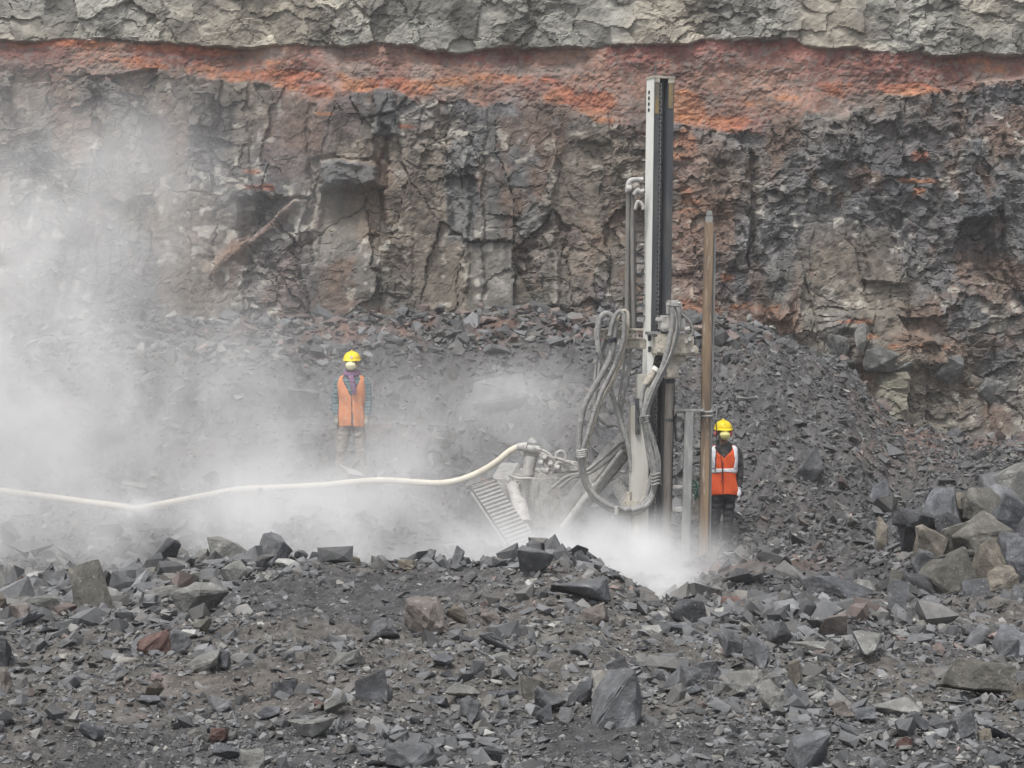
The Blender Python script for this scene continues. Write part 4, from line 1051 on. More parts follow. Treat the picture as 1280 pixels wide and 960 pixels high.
# bracket arm for the hoses
m = MB(); m.rect(743, 805, 410.6, 413.2, 20.28, 0.14, 0, .003); m.rect(743, 798, 421.5, 423.5, 20.28, 0.14, 0, .003); arm = m.build('hose_bracket', M_BEIGE, rig)
m = MB()
for a, b in ((743, 756), (757, 764), (768, 776), (784, 798)): m.rect(a, b, 412, 423, 20.30, 0.06, 0, .006)
m.build('hose_clamp_plate', M_BEIGE, arm)
m = MB()
for x in (746, 752, 760, 771, 788, 794):
    for y in (415, 420): m.cyl(P(x, y, 20.27), P(x, y, 20.31), 0.009, 6)
m.build('clamp_bolt', M_DGREY, arm)
m = MB(); m.rect(780, 808, 424, 436, 20.34, 0.12, 0, .01); m.build('bracket_gusset', M_BEIGE, rig)
# upright pipes left of the mast
for x0, x1, r_ in ((784.5, 782.5, 0.028), (790, 791, 0.026)):
    m = MB(); m.tube(px_curve([(x0 + 1, 236), (x0, 300), (x1 + 1, 411)], 20.55), r_, 10); m.build('riser_pipe', M_RISER, rig)
m = MB(); m.tube(px_curve([(785, 240), (786, 229), (791, 225), (804, 225)], 20.5, 6), [0.034] * 19, 10); m.tube([P(783, 236, 20.5), P(789, 236, 20.5)], .05, 10)
m.tube(px_curve([(792, 244), (797, 238), (801, 240), (806, 238)], 20.5, 5), 0.03, 8); m.tube(px_curve([(794, 262), (797, 252), (803, 256), (804, 262)], 20.5, 5), 0.022, 8); m.build('pipe_elbow', M_DUSTY, rig)
m = MB(); m.rect(786, 796, 262, 410, 20.62, .04, 0, .006); m.build('hose_guide_channel', M_RISER, rig)
for k in range(10):
    m = MB(); m.rect(795, 806, 275 + k * 13.2, 277.5 + k * 13.2, 20.6, .05, 0, .004); m.build('pipe_clip', M_DGREY, rig)
# hoses, each its own part
HO = [
 ('bracket_hose', 0.046, M_HOSE, 20.18, [(748, 440), (747, 415), (750, 398), (758, 392), (766, 398), (768, 415), (765, 440), (754, 465), (740, 488), (729, 512), (724, 545), (725, 572), (730, 600), (745, 624), (768, 638), (795, 640), (811, 628), (818, 606), (820, 590)]),
 ('bracket_hose', 0.034, M_HOSE, 20.14, [(762, 420), (766, 402), (773, 390), (779, 394), (780, 410), (778, 430), (768, 458), (756, 482), (744, 512), (734, 545), (728, 566), (729, 590), (742, 617), (762, 632), (790, 636), (806, 624), (812, 604), (816, 590)]),
 ('bracket_hose', 0.028, M_BEIGE, 20.22, [(770, 420), (772, 400), (778, 389), (784, 391), (785, 405), (781, 430), (776, 452), (764, 480), (752, 500), (742, 530), (731, 566), (732, 596), (748, 622), (775, 636), (800, 630), (812, 600), (817, 585)]),
 ('bracket_hose', 0.040, M_HOSE, 20.34, [(747, 415), (748, 436), (756, 458), (762, 484), (770, 508), (778, 534), (786, 560), (790, 590)]),
 ('bracket_hose', 0.026, M_HOSE, 20.36, [(758, 424), (752, 444), (748, 470), (744, 500), (744, 516), (756, 530), (772, 532), (780, 545)]),
 ('bracket_hose', 0.022, M_HOSE, 20.38, [(745, 455), (743, 490), (745, 524), (752, 535), (764, 533), (776, 528)]),
 ('bracket_hose', 0.022, M_HOSE, 20.40, [(783, 436), (778, 470), (774, 500), (776, 524), (784, 550)]),
 ('bracket_hose', 0.022, M_HOSE, 20.42, [(788, 436), (786, 468), (780, 495), (777, 520), (782, 548)]),
 ('head_hose', 0.038, M_HOSE, 19.86, [(840, 384), (841, 400), (838, 420), (833, 442), (826, 464), (815, 485), (807, 505), (805, 524), (810, 548), (815, 572), (819, 590), (818, 610), (810, 630), (790, 638)]),
 ('head_hose', 0.030, M_HOSE, 19.88, [(847, 384), (849, 400), (845, 424), (838, 446), (831, 462), (820, 484), (812, 502), (808, 524), (814, 545), (820, 570), (822, 592)]),
 ('head_hose', 0.024, M_HOSE, 19.90, [(851, 388), (846, 420), (836, 450), (824, 478), (814, 500), (810, 524), (817, 548), (824, 574), (824, 596)]),
 ('head_hose', 0.034, M_HOSE, 19.92, [(807, 480), (803, 492), (802, 508), (804, 524), (808, 550), (812, 575), (817, 596), (815, 616), (802, 632), (780, 638)]),
 ('head_hose', 0.018, M_HOSE, 19.84, [(842, 386), (846, 402), (843, 426), (834, 452), (820, 480), (810, 505), (806, 524), (812, 552), (819, 580)]),
 ('lead_hose', 0.020, M_HOSE, 20.30, [(852, 392), (862, 402), (866, 414), (862, 424)]),
]
for nm, r_, mt, Y_, pts in HO:
    m = MB(); m.tube(px_curve(pts, Y_, 7), r_ * 0.80, 10); m.build(nm, mt, rig)
def lashing(pts, w, h):
    m = MB()
    for (x, y, Y_) in pts:
        for k in range(4): m.tube(px_curve([(x - w, y + (k - 1.5) * h, Y_ + .03), (x - w * .6, y + (k - 1.2) * h, Y_ - 0.08), (x + w * .6, y + (k - 1.8) * h, Y_ - 0.08), (x + w, y + (k - 1.4) * h, Y_ + .03)], Y_, 4), 0.014, 6)
    return m
lashing([(728, 567, 20.1)], 6.5, 2.6).build('hose_lashing', M_DUSTY, rig)
lashing([(807, 524, 19.82)], 6.5, 2.2).build('hose_lashing', M_SACK, rig)
lashing([(820, 599, 19.84)], 6, 4.0).build('hose_lashing', M_HOSE, rig)
lashing([(771, 638, 20.1)], 2.2, 2.4).build('hose_lashing', M_DUSTY, rig)
lashing([(766, 425, 20.1)], 4.5, 1.2).build('hose_lashing', M_BLACK, rig)
# rod rack right of the drill pipe
m = MB(); m.rect(843, 881, 511.5, 514.5, 20.15, 0.10, 0, .004); m.build('rack_crossbar', M_GALV, rig)
m = MB(); a0 = P(861.5, 514, 20.2); a1 = P(856, 704, 20.2); m.box((a0 + a1) / 2, Vector((0.052, 0, 0)), Vector((0, 0.05, 0)), (a0 - a1) / 2, .008); rk = m.build('rack_post', M_GALV, rig)
m = MB(); m.rect(842, 856, 566, 568, 20.25, .05, 0, .003); m.build('rack_rung', M_DUSTY, rig)
for a_ in ((841, 857, 607, 611), (841, 857, 634, 640), (842, 860, 690, 700)):
    m = MB(); m.rect(*a_, 20.2, .06, 0, .006); m.build('rack_rung', M_DUSTY, rig)
m = MB(); m.tube([P(849, 516, 20.3), P(850, 524, 20.3), P(850, 540, 20.3), P(848, 552, 20.3)], [0.05, 0.075, 0.07, 0.045], 14); m.build('rag_bundle', M_SACK, rig)
m = MB(); m.tube([P(846, 518, 20.22), P(852, 517, 20.22), P(856, 524, 20.24)], [0.04, 0.05, 0.03], 12); m.build('rag_cover', M_DUSTY, rig)
m = MB()
for k in range(5): m.tube(px_curve([(862, 604 + k * 3), (867, 600 + k * 4), (872, 606 + k * 3), (869, 618 + k * 2)], 20.35 + k * .02, 5), 0.012, 6)
m.build('green_cord', M_GREEN, rig)
m = MB(); m.rect(863, 873, 630, 643, 20.4, .1, 0, .02); m.tube([P(872, 622, 20.4), P(870, 642, 20.4)], .02, 8); m.build('valve_body', M_BEIGE, rig)
# brown post and the thin grey pipe strapped to it
m = MB(); a0 = P(886, 278, 20.3); a1 = P(878.5, 708, 20.3)
m.box((a0 + a1) / 2, Vector((0.055, 0, 0)), Vector((0, 0.045, 0)), (a0 - a1) / 2, .006); po = m.build('guide_post', M_POST, rig)
m = MB(); m.rect(883.5, 890.5, 263, 270, 20.28, .07, 0, .01); m.rect(882.5, 891.5, 269, 279, 20.28, .09, 0, .012); m.build('post_head', M_GALV, po)
m = MB(); m.tube([P(893, 292, 20.33), P(891.5, 400, 20.33), P(888.5, 520, 20.33), P(886.3, 706, 20.33)], 0.020, 8); m.build('strapped_pipe', M_GALV, rig)
m = MB(); m.tube([P(890.6, 290, 20.38), P(884.5, 706, 20.38)], 0.012, 8); m.build('strapped_pipe', M_GALV, rig)
m = MB()
for y in (514, 519): m.tube(px_curve([(876, y), (878, y + 1, 20.2), (888, y + 1, 20.2), (893, y - 1)], 20.3, 4), 0.016, 6)
m.tube(px_curve([(888, 514), (893, 506), (896, 512), (894, 524), (889, 522)], 20.24, 4), 0.008, 6)
m.build('post_strap', M_GALV, po)
m = MB(); m.tube(px_curve([(893, 512), (896, 540), (895, 570), (894, 590)], 20.5, 4), .006, 6); m.build('hanging_wire', M_DGREY, rig)

# crawler: boom, body, track
def beam(m, a, b, w, h, bev=.02):
    a, b = Vector(a), Vector(b); t = (b - a); u = t.cross(Vector((0, 0, 1))).normalized(); v = u.cross(t).normalized()
    m.box((a + b) / 2, u * w / 2, v * h / 2, t / 2, bev)
m = MB(); beam(m, P(686, 672, 21.0), P(776, 560, 20.75), 0.24, 0.30); bo = m.build('boom', M_TRACK, rig)
m = MB(); beam(m, P(700, 640, 20.88), P(762, 572, 20.68), 0.05, 0.12, .01); m.build('boom_rib', M_DUSTY, bo)
for dx_ in (0, 9):
    m = MB(); m.tube(px_curve([(690 + dx_, 610), (708 + dx_, 596), (730 + dx_, 590), (752 + dx_, 574), (772 + dx_, 556), (788 + dx_, 548)], 20.6, 6), .022, 8); m.build('boom_hose', M_HOSE, rig)
m = MB(); beam(m, P(776, 560, 20.75), P(800, 530, 20.65), 0.18, 0.24); m.build('boom_head', M_DUSTY, rig)
m = MB(); beam(m, P(768, 600, 20.7), P(796, 650, 20.6), .1, .16); m.build('boom_strut', M_DUSTY, rig)
m = MB(); m.tube([P(704, 660, 20.75), P(745, 606, 20.6)], 0.05, 14); m.tube([P(745, 606, 20.6), P(778, 562, 20.5)], 0.026, 12); m.build('boom_cylinder', M_DUSTY, rig)
m = MB(); m.rect(668, 728, 592, 664, 20.95, 0.9, 0.35, .06); m.rect(626, 700, 617, 636, 21.2, .6, .2, .04); body = m.build('machine_body', M_DUSTY, rig)
m = MB(); m.rect(656, 676, 563, 572, 21.1, .3, .2, .03); m.tube([P(664, 570, 21.1), P(660, 593, 21.1)], [0.085, 0.075], 16); m.tube([P(657, 560, 21.05), P(674, 562, 21.05)], .045, 12); m.build('air_filter', M_DUSTY, rig)
m = MB(); m.rect(694, 728, 578, 592, 21.05, .4, .35, .04)
m.tube(px_curve([(694, 576), (696, 567), (701, 564), (706, 567), (707, 577)], 21.1, 6), .022, 8); m.rect(713, 723, 584, 589, 21.0, .06, 0, .01); m.build('engine_cover', M_DUSTY, rig)
m = MB()
for pts, r_ in (([(668, 560), (684, 566), (694, 578), (700, 590)], .02), ([(676, 568), (682, 582), (690, 586), (698, 578)], .03), ([(672, 588), (680, 594), (690, 590), (694, 582)], .028), ([(676, 566), (690, 572), (700, 574), (716, 580)], .022), ([(636, 594), (648, 598), (662, 598), (676, 602)], .02), ([(684, 572), (686, 590), (678, 600)], .018)):
    m.tube(px_curve(pts, 21.0, 6), r_, 8)
for x, y in ((681, 572), (688, 580), (683, 588), (697, 584), (676, 578)): m.tube([P(x - 2, y, 20.98), P(x + 3, y + 1, 20.96)], .035, 8)
m.build('control_valves', M_DUSTY, rig)
# the nearer crawler track comes down towards the viewer
td = (P(655, 692, 19.95) - P(597, 606, 21.15)); TL = td.length; td.normalize()
tw = Vector((0.98, -0.20, 0.0)); tw = (tw - td * tw.dot(td)).normalized(); tn = tw.cross(td).normalized()
if tn.z < 0: tn = -tn
t0 = P(604, 606, 21.15)
trk = MB(); hw = 0.155; th_ = 0.26
trk.box(t0 + td * TL * 0.62 - tn * th_, tw * (hw * 0.8), tn * th_ * 0.8, td * TL * 0.62, .05)
trk = trk.build('track_frame', M_TRACK, rig)
m = MB(); m.box(t0 + td * TL * 0.62 - tn * (th_ + .02) - tw * (hw + 0.015), tw * 0.012, tn * (th_ * 0.9), td * TL * 0.64, .01); m.build('track_side_plate', M_TRACK, rig)
for k in range(26):
    s_ = -0.02 + k * 0.078
    if s_ > TL * 1.25: break
    m = MB(); c = t0 + td * s_
    m.box(c, tw * hw, tn * 0.012, td * 0.034, .003); m.box(c + tn * 0.026 - td * .018, tw * hw, tn * 0.018, td * 0.009, .002)
    m.build('track_shoe', M_TRACK, rig)
for k in range(7):                       # shoes going round the upper end
    a = k / 6 * math.pi; c = t0 - tn * th_ + tn * math.cos(a) * th_ - td * math.sin(a) * th_
    o_ = tn * math.cos(a) - td * math.sin(a); t_ = tw.cross(o_)
    m = MB(); m.box(c, tw * hw, o_ * 0.012, t_ * 0.04, .003); m.box(c + o_ * .026, tw * hw, o_ * .018, t_ * .009, .002); m.build('track_shoe', M_TRACK, rig)
m = MB(); m.cyl(t0 - tn * th_ - tw * (hw - .02), t0 - tn * th_ + tw * (hw - .02), 0.22, 24); m.build('idler_wheel', M_TRACK, rig)
m = MB(); m.tube([P(640, 606, 21.0), P(648, 634, 20.8), P(654, 652, 20.6)], [0.07, 0.085, 0.08], 16); m.tube([P(648, 628, 20.82), P(656, 656, 20.55)], .10, 16); cyl_ = m.build('track_tilt_cylinder', M_DUSTY, rig)
m = MB(); m.tube([P(656, 654, 20.56), P(662, 668, 20.4)], .03, 12); m.build('piston_rod', M_GALV, cyl_)
m = MB(); m.rect(619, 640, 600, 625, 21.1, .3, .3, .05); m.rect(634, 648, 602, 618, 20.95, .2, -.2, .04); m.build('final_drive', M_DUSTY, rig)
m = MB(); m.rect(604, 620, 600, 612, 21.12, .2, .3, .04); m.build('drive_cover', M_REDP, rig)

m = MB(); m.rect(700, 726, 600, 620, 20.86, .05, .35, .01); m.rect(672, 690, 604, 612, 20.9, .06, .3, .01); m.build('service_panel', M_TRACK, body)
m = MB(); beam(m, P(610, 640, 21.5), P(640, 590, 22.6), .28, .3); m.build('far_track', M_TRACK, rig)
for k in range(6):
    m = MB(); q = P(676 + k * 7, 598, 20.92 + k * 0.01); m.cyl(q, q + Vector((0, -0.03, 0)), .012, 8); m.build('body_bolt', M_TRACK, body)

# the long cream hose that feeds the rig
def hp(px, py, Y): return P(px, py, Y)
m = MB()
hz = [(-160, 590, 20.6), (-60, 602, 20.8), (0, 613, 21), (60, 621, 21), (110, 628, 20.5), (150, 633, 20.0), (168, 636, 19.9), (188, 633, 19.9), (220, 627, 20.3), (260, 619, 21), (300, 612, 21), (350, 609.5, 21), (400, 607, 21), (440, 603, 21.1), (480, 600.5, 21.1), (520, 603, 21.1), (550, 604, 21.1), (575, 600, 21.1), (600, 590, 21.1), (620, 578, 21.1), (636, 565, 21.1), (648, 559, 21.1), (658, 559, 21.05)]
m.tube(px_curve(hz, 21, 7), 0.042, 12)
ah = m.build('air_hose', M_CREAM, None, at=P(300, 612, 21)); tag(ah, 'long cream air hose snaking through the dust from the left edge to the rig', 'hose')
m = MB(); m.tube([P(648, 559, 21.08), P(652, 558.5, 21.06), P(655, 558.5, 21.06), P(659, 559, 21.05)], [0.052, 0.052, 0.06, 0.06], 12)
o = m.build('hose_coupling', M_DUSTY, ah); 
# ------------------------------------------------------------------ people
M_SKIN = paint('brown_skin', (0.17, 0.095, 0.062), (0.14, 0.08, 0.052), scale=20, rough=0.6, bump=0.05)
M_HAIR = paint('black_hair', (0.02, 0.018, 0.016), (0.03, 0.027, 0.025), scale=60)
M_EYEW = paint('eye_white', (0.6, 0.58, 0.55), (0.6, 0.58, 0.55)); M_EYEB = paint('dark_iris', (0.03, 0.02, 0.015))
M_HELM = paint('yellow_helmet_plastic', (0.80, 0.60, 0.02), (0.72, 0.53, 0.03), scale=5, rough=0.35, bump=0.02)
M_MASK = paint('pale_yellow_mask', (0.80, 0.74, 0.30), (0.72, 0.67, 0.30), scale=20, bump=0.1)
M_MASK2 = paint('cream_yellow_mask', (0.82, 0.79, 0.50), (0.74, 0.71, 0.48), scale=20, bump=0.1)
M_MUFF = paint('coral_ear_muff', (0.62, 0.14, 0.15), (0.55, 0.12, 0.13), rough=0.45)
M_VEST = paint('bright_orange_vest', (0.80, 0.120, 0.034), (0.66, 0.095, 0.030), scale=5, amount=(0.4, 0.7), bump=0.15)
M_VEST2 = paint('faded_orange_vest', (0.60, 0.215, 0.085), (0.50, 0.19, 0.09), scale=6, amount=(0.4, 0.7), bump=0.15, c3=(0.50, 0.30, 0.2))
M_REFL = paint('silver_tape', (0.80, 0.80, 0.82), (0.70, 0.70, 0.73), scale=8, rough=0.45)
M_SHIRT = paint('charcoal_shirt', (0.040, 0.038, 0.040), (0.065, 0.058, 0.056), scale=8, bump=0.3)
M_TROU = paint('black_trousers', (0.022, 0.023, 0.027), (0.045, 0.045, 0.05), scale=6, bump=0.3)
M_TROU2 = paint('dusty_grey_brown_trousers', (0.19, 0.165, 0.145), (0.25, 0.225, 0.20), scale=6, bump=0.3)
M_GLOVE = paint('white_glove', (0.66, 0.66, 0.68), (0.55, 0.55, 0.57), scale=20)
M_GLOVE2 = paint('dirty_grey_glove', (0.26, 0.25, 0.21), (0.14, 0.135, 0.12), scale=18)
M_BOOT = paint('dusty_boot', (0.055, 0.045, 0.04), (0.12, 0.11, 0.10), scale=12)
M_CORD = paint('black_cord', (0.02, 0.02, 0.022)); M_STICK = paint('white_sticker', (0.75, 0.66, 0.6))
def plaid(name, a, b, c):
    m = bpy.data.materials.new(name); m.use_nodes = True; nt = m.node_tree; nt.nodes.clear(); L = nt.links.new
    out = nd(nt, 'ShaderNodeOutputMaterial'); bs = nd(nt, 'ShaderNodeBsdfPrincipled', Roughness=0.9); tc = nd(nt, 'ShaderNodeTexCoord')
    prev = None
    for dirn, colr in (('X', b), ('Z', c)):
        w = nd(nt, 'ShaderNodeTexWave', Scale=7.0, Distortion=0.6); w.bands_direction = dirn; L(tc.outputs['Object'], w.inputs['Vector'])
        r = nd(nt, 'ShaderNodeMapRange'); r.inputs['From Min'].default_value = 0.55; r.inputs['From Max'].default_value = 0.75; L(w.outputs['Fac'], r.inputs['Value'])
        mx = nd(nt, 'ShaderNodeMix', data_type='RGBA'); L(r.outputs[0], mx.inputs[0])
        if prev is None: mx.inputs[6].default_value = (*a, 1)
        else: L(prev, mx.inputs[6])
        mx.inputs[7].default_value = (*colr, 1); prev = mx.outputs[2]
    L(prev, bs.inputs['Base Color']); L(bs.outputs[0], out.inputs[0]); return m
M_PLAID = plaid('blue_green_plaid_shirt', (0.10, 0.16, 0.175), (0.17, 0.22, 0.22), (0.07, 0.10, 0.12))
M_SCARF = plaid('purple_scarf', (0.17, 0.09, 0.15), (0.25, 0.08, 0.12), (0.12, 0.09, 0.20))

def loft(m, rings, n=20):
    """closed tube through elliptical rings (centre, rx, ry) lying level"""
    vs = []; fs = []
    for (c, rx, ry) in rings:
        c = Vector(c)
        for k in range(n):
            a = 2 * math.pi * k / n; vs.append(c + Vector((math.cos(a) * rx, math.sin(a) * ry, 0)))
    for i in range(len(rings) - 1):
        for k in range(n): fs.append((i * n + k, i * n + (k + 1) % n, (i + 1) * n + (k + 1) % n, (i + 1) * n + k))
    fs.append(tuple(reversed(range(n)))); fs.append(tuple(range((len(rings) - 1) * n, len(rings) * n)))
    m.add(vs, fs, True)
def ball(m, c, rx, ry, rz, n=14):
    c = Vector(c); vs = [c + Vector((0, 0, -rz))]
    for i in range(1, n):
        a = -math.pi / 2 + math.pi * i / n
        for k in range(n): b = 2 * math.pi * k / n; vs.append(c + Vector((math.cos(a) * math.cos(b) * rx, math.cos(a) * math.sin(b) * ry, math.sin(a) * rz)))
    vs.append(c + Vector((0, 0, rz))); fs = []
    for k in range(n): fs.append((0, 1 + (k + 1) % n, 1 + k)); fs.append((len(vs) - 1, 1 + (n - 2) * n + k, 1 + (n - 2) * n + (k + 1) % n))
    for i in range(n - 2):
        for k in range(n): fs.append((1 + i * n + k, 1 + i * n + (k + 1) % n, 1 + (i + 1) * n + (k + 1) % n, 1 + (i + 1) * n + k))
    m.add(vs, fs, True)
def fuse(m, name, mat, parent, voxel, wrinkle=0.0, wscale=9.0, smooth=2):
    """melt the collected shapes into one continuous surface"""
    me = bpy.data.meshes.new('tmp'); me.from_pydata([tuple(v) for v in m.v], [], m.f); me.update()
    t = bpy.data.objects.new('tmp', me); col.objects.link(t)
    md = t.modifiers.new('r', 'REMESH'); md.mode = 'VOXEL'; md.voxel_size = voxel; md.use_smooth_shade = True
    if smooth: ms = t.modifiers.new('s', 'SMOOTH'); ms.iterations = smooth; ms.factor = 0.5
    dg = bpy.context.evaluated_depsgraph_get(); out = bpy.data.meshes.new_from_object(t.evaluated_get(dg))
    bpy.data.objects.remove(t); bpy.data.meshes.remove(me)
    if wrinkle:
        from mathutils import noise
        for v in out.vertices:
            q = v.co * wscale; q.z *= 1.7; v.co += v.normal * (noise.noise(q) * wrinkle + noise.noise(q * 2.3) * wrinkle * 0.5)
    for p_ in out.polygons: p_.use_smooth = True
    out.materials.clear(); out.materials.append(mat); out.name = name
    o = bpy.data.objects.new(name, out); col.objects.link(o); o.parent = parent; return o
def local(m, name, mat, parent):
    me = bpy.data.meshes.new(name); me.from_pydata([tuple(v) for v in m.v], [], m.f); me.polygons.foreach_set('use_smooth', m.s); me.materials.append(mat); me.update()
    o = bpy.data.objects.new(name, me); col.objects.link(o); o.parent = parent; return o

TORSO = [(0.76, .172, .120), (0.84, .176, .125), (0.92, .172, .122), (1.02, .160, .115), (1.12, .165, .118), (1.22, .182, .124), (1.32, .192, .122), (1.38, .190, .112), (1.42, .172, .098), (1.45, .135, .084), (1.475, .095, .072), (1.50, .066, .064)]
def torso_r(z):
    zs = [t[0] for t in TORSO]; return float(np.interp(z, zs, [t[1] for t in TORSO])), float(np.interp(z, zs, [t[2] for t in TORSO]))

def person(loc, scale, yaw, label, P_):
    root = empty('person', loc, label, 'person'); root.scale = (scale,) * 3; root.rotation_euler = (0, 0, yaw)
    fx, hx = P_['feet'], P_['hands']           # half spacing and offsets
    ax = P_.get('legshift', 0)
    feet = [(-fx + ax, 0.0), (fx + ax, 0.0)]
    body = MB()
    loft(body, [((0, 0, z), rx * .88, ry * .88) for z, rx, ry in TORSO])
    body.tube([(0, 0.005, 1.46), (0, -0.005, 1.56)], [.056, .055], 14)
    ball(body, (0, 0.005, 1.645), .077, .098, .115); ball(body, (0, -.03, 1.585), .052, .062, .055)
    ball(body, (0, -.100, 1.625), .014, .022, .026); ball(body, (-.080, .01, 1.63), .012, .02, .03); ball(body, (.080, .01, 1.63), .012, .02, .03); ball(body, (0, -.088, 1.665), .05, .02, .014)
    arms = []
    for s in (-1, 1):
        sh = Vector((s * .185, 0.0, 1.39)); el = Vector((s * P_['elbow'], 0.015, 1.10)); wr = Vector((s * hx, -0.03, 0.86))
        arms.append((s, sh, el, wr))
        body.tube([sh, sh.lerp(el, .5), el, el.lerp(wr, .4), wr], [.052, .046, .038, .036, .026], 12)
        body.tube([wr, wr + Vector((0, -.01, -.05)), wr + Vector((0, -.015, -.09))], [.026, .034, .030], 12)
        f = feet[0] if s < 0 else feet[1]
        hip = Vector((s * .088, 0, .88)); kn = Vector(((hip.x + f[0]) / 2 + s * .004, -0.015, .49)); an = Vector((f[0], .02, .09))
        body.tube([hip, hip.lerp(kn, .5), kn, kn.lerp(an, .3), an], [.082, .070, .052, .052, .034], 14)
        body.tube([an + Vector((0, .02, -.04)), an + Vector((0, -.08, -.055)), an + Vector((s * .01, -.15, -.06))], [.034, .036, .026], 12)
    fuse(body, 'body', M_SKIN, root, 0.012)
    # trousers
    t = MB(); loft(t, [((0, 0, .72), .13, .10), ((0, 0, .80), .168, .118), ((0, 0, .90), .170, .120), ((0, 0, 1.0), .158, .114)])
    for i, s in enumerate((-1, 1)):
        f = feet[i]; hip = Vector((s * .086, 0, .86)); kn = Vector(((hip.x + f[0]) / 2 + s * .004, -0.015, .49)); an = Vector((f[0], .015, .085))
        w = P_['legw']
        t.tube([hip, hip.lerp(kn, .5), kn, kn.lerp(an, .5), an.lerp(kn, .12), an], [.094, .088 * w, .075 * w, .072 * w, .072 * w, .074 * w], 18)
    fuse(t, 'trousers', P_['trousers'], root, 0.011, wrinkle=.016, wscale=11)
    # shoes
    for i, s in enumerate((-1, 1)):
        f = feet[i]; b = MB()
        b.tube([(f[0], .05, .05), (f[0], .0, .055), (f[0] + s * .012, -.10, .045), (f[0] + s * .02, -.19, .034)], [.042, .050, .047, .032], 14)
        b.tube([(f[0], .02, .05), (f[0], .02, .13)], [.050, .052], 14); b.box((f[0] + s * .008, -.06, .012), (.046, 0, 0), (0, .13, 0), (0, 0, .012), .008)
        fuse(b, 'boot', M_BOOT, root, .009)
    # shirt
    sh_ = MB(); loft(sh_, [((0, 0, z), rx * .98 + .003, ry * .98 + .003) for z, rx, ry in TORSO if z > .8 and z < 1.49])
    for s, a, e, w in arms:
        ae = a.lerp(e, .5)
        sh_.tube([a + Vector((-s * .03, 0, .0)), a.lerp(e, .15), ae, e, e.lerp(w, .5), w + Vector((0, 0, .015))], [.070, .068, .062, .053, .048, .040], 14)
    fuse(sh_, 'shirt', P_['shirt'], root, .011, wrinkle=.014, wscale=13)
    c = MB()
    for s in (-1, 1): c.tube([(s * .075, .04, 1.49), (s * .070, -.03, 1.475), (s * .03, -.082, 1.43)], [.020, .022, .014], 8)
    fuse(c, 'collar', P_['shirt'], root, .007)
    # vest: a shell round the chest, cut to a V in front and open round the arms
    def shell(name, mat, z0, z1, off, keep, nz=44, nt=96, thick=.006):
        V_ = []; F_ = []
        for i in range(nz + 1):
            z = z0 + (z1 - z0) * i / nz; rx, ry = torso_r(z)
            for k in range(nt):
                a = 2 * math.pi * k / nt - math.pi / 2
                ca, sa = math.cos(a), math.sin(a)
                fold = 0.006 * math.sin(a * 9 + z * 7) * (1.15 - min(1, (z - z0) / .5)) + .004 * math.sin(a * 4 + z * 19)
                sq = (abs(ca) ** 3 + abs(sa) ** 3) ** (-1 / 3.0) * 0.35 + 0.65 * 1.0
                V_.append((ca * (rx * sq + off + fold), sa * (ry * sq + off + fold), z + (0.012 * math.sin(a * 3) if i == 0 else 0)))
        for i in range(nz):
            for k in range(nt):
                z = z0 + (z1 - z0) * (i + .5) / nz; a = 2 * math.pi * (k + .5) / nt
                if a > math.pi: a -= 2 * math.pi       # 0 = front middle, positive towards picture right
                if keep(a, z): F_.append((i * nt + k, i * nt + (k + 1) % nt, (i + 1) * nt + (k + 1) % nt, (i + 1) * nt + k))
        bm = bmesh.new(); vv = [bm.verts.new(v) for v in V_]
        for f in F_: bm.faces.new([vv[i] for i in f])
        bmesh.ops.delete(bm, geom=[v for v in bm.verts if not v.link_faces], context='VERTS')
        bmesh.ops.recalc_face_normals(bm, faces=bm.faces)
        bmesh.ops.solidify(bm, geom=bm.faces[:], thickness=thick)
        me = bpy.data.meshes.new(name); bm.to_mesh(me); bm.free(); me.materials.append(mat)
        for q in me.polygons: q.use_smooth = True
        o = bpy.data.objects.new(name, me); col.objects.link(o); o.parent = root; return o
    vz = P_['vneck']; gap = P_['gap']; cs = P_.get('seam', 0.0)
    def keep(a, z):
        if z > vz and abs(a - cs * .3) < (z - vz) / (1.46 - vz) * 0.80 + .02: return False
        if abs(a - cs) < gap * (1.0 + 1.6 * max(0, (1.0 - z) / .3)): return False
        if z > 1.20 and abs(abs(a) - math.pi / 2) < 0.42 - max(0, (1.27 - z)) * 4.0: return False
        return True
    z0 = P_['hem']
    shell('vest', P_['vest'], z0, 1.455, .020, keep)
    if P_['tape']:
        shell('reflective_tape', M_REFL, 1.09, 1.145, .026, lambda a, z: abs(a - cs) > gap, nz=4)
        def straps(a, z):
            return keep(a, z) and (abs(abs(a) - (0.92 if z < 1.3 else 0.86)) < 0.24)
        shell('reflective_tape', M_REFL, 1.145, 1.45, .026, lambda a, z: straps(a, z) and a > 0, nz=24)
        shell('reflective_tape', M_REFL, 1.145, 1.45, .026, lambda a, z: straps(a, z) and a < 0, nz=24)
        m = MB(); m.box((cs * .16, -.158, 1.03), (.004, 0, 0), (0, .004, 0), (0, 0, .22), .002); local(m, 'vest_seam', M_CORD, root)
    # gloves with five fingers
    for s, a, e, w in arms:
        g_ = MB()
        g_.tube([w + Vector((0, 0, .035)), w + Vector((0, 0, -.01)), w + Vector((0, -.008, -.05)), w + Vector((0, -.014, -.088))], [.036, .034, .038, .034], 12)
        for k in range(4):
            y0 = -.036 + k * .020; ln = [.064, .076, .072, .056][k]; base = w + Vector((0, y0 - .008, -.088))
            g_.tube([base + Vector((0, 0, .02)), base + Vector((-s * .002, -.002, -ln * .45)), base + Vector((-s * .014, -.004, -ln * .8)), base + Vector((-s * .024, -.002, -ln))], [.0125, .0115, .0105, .009], 8)
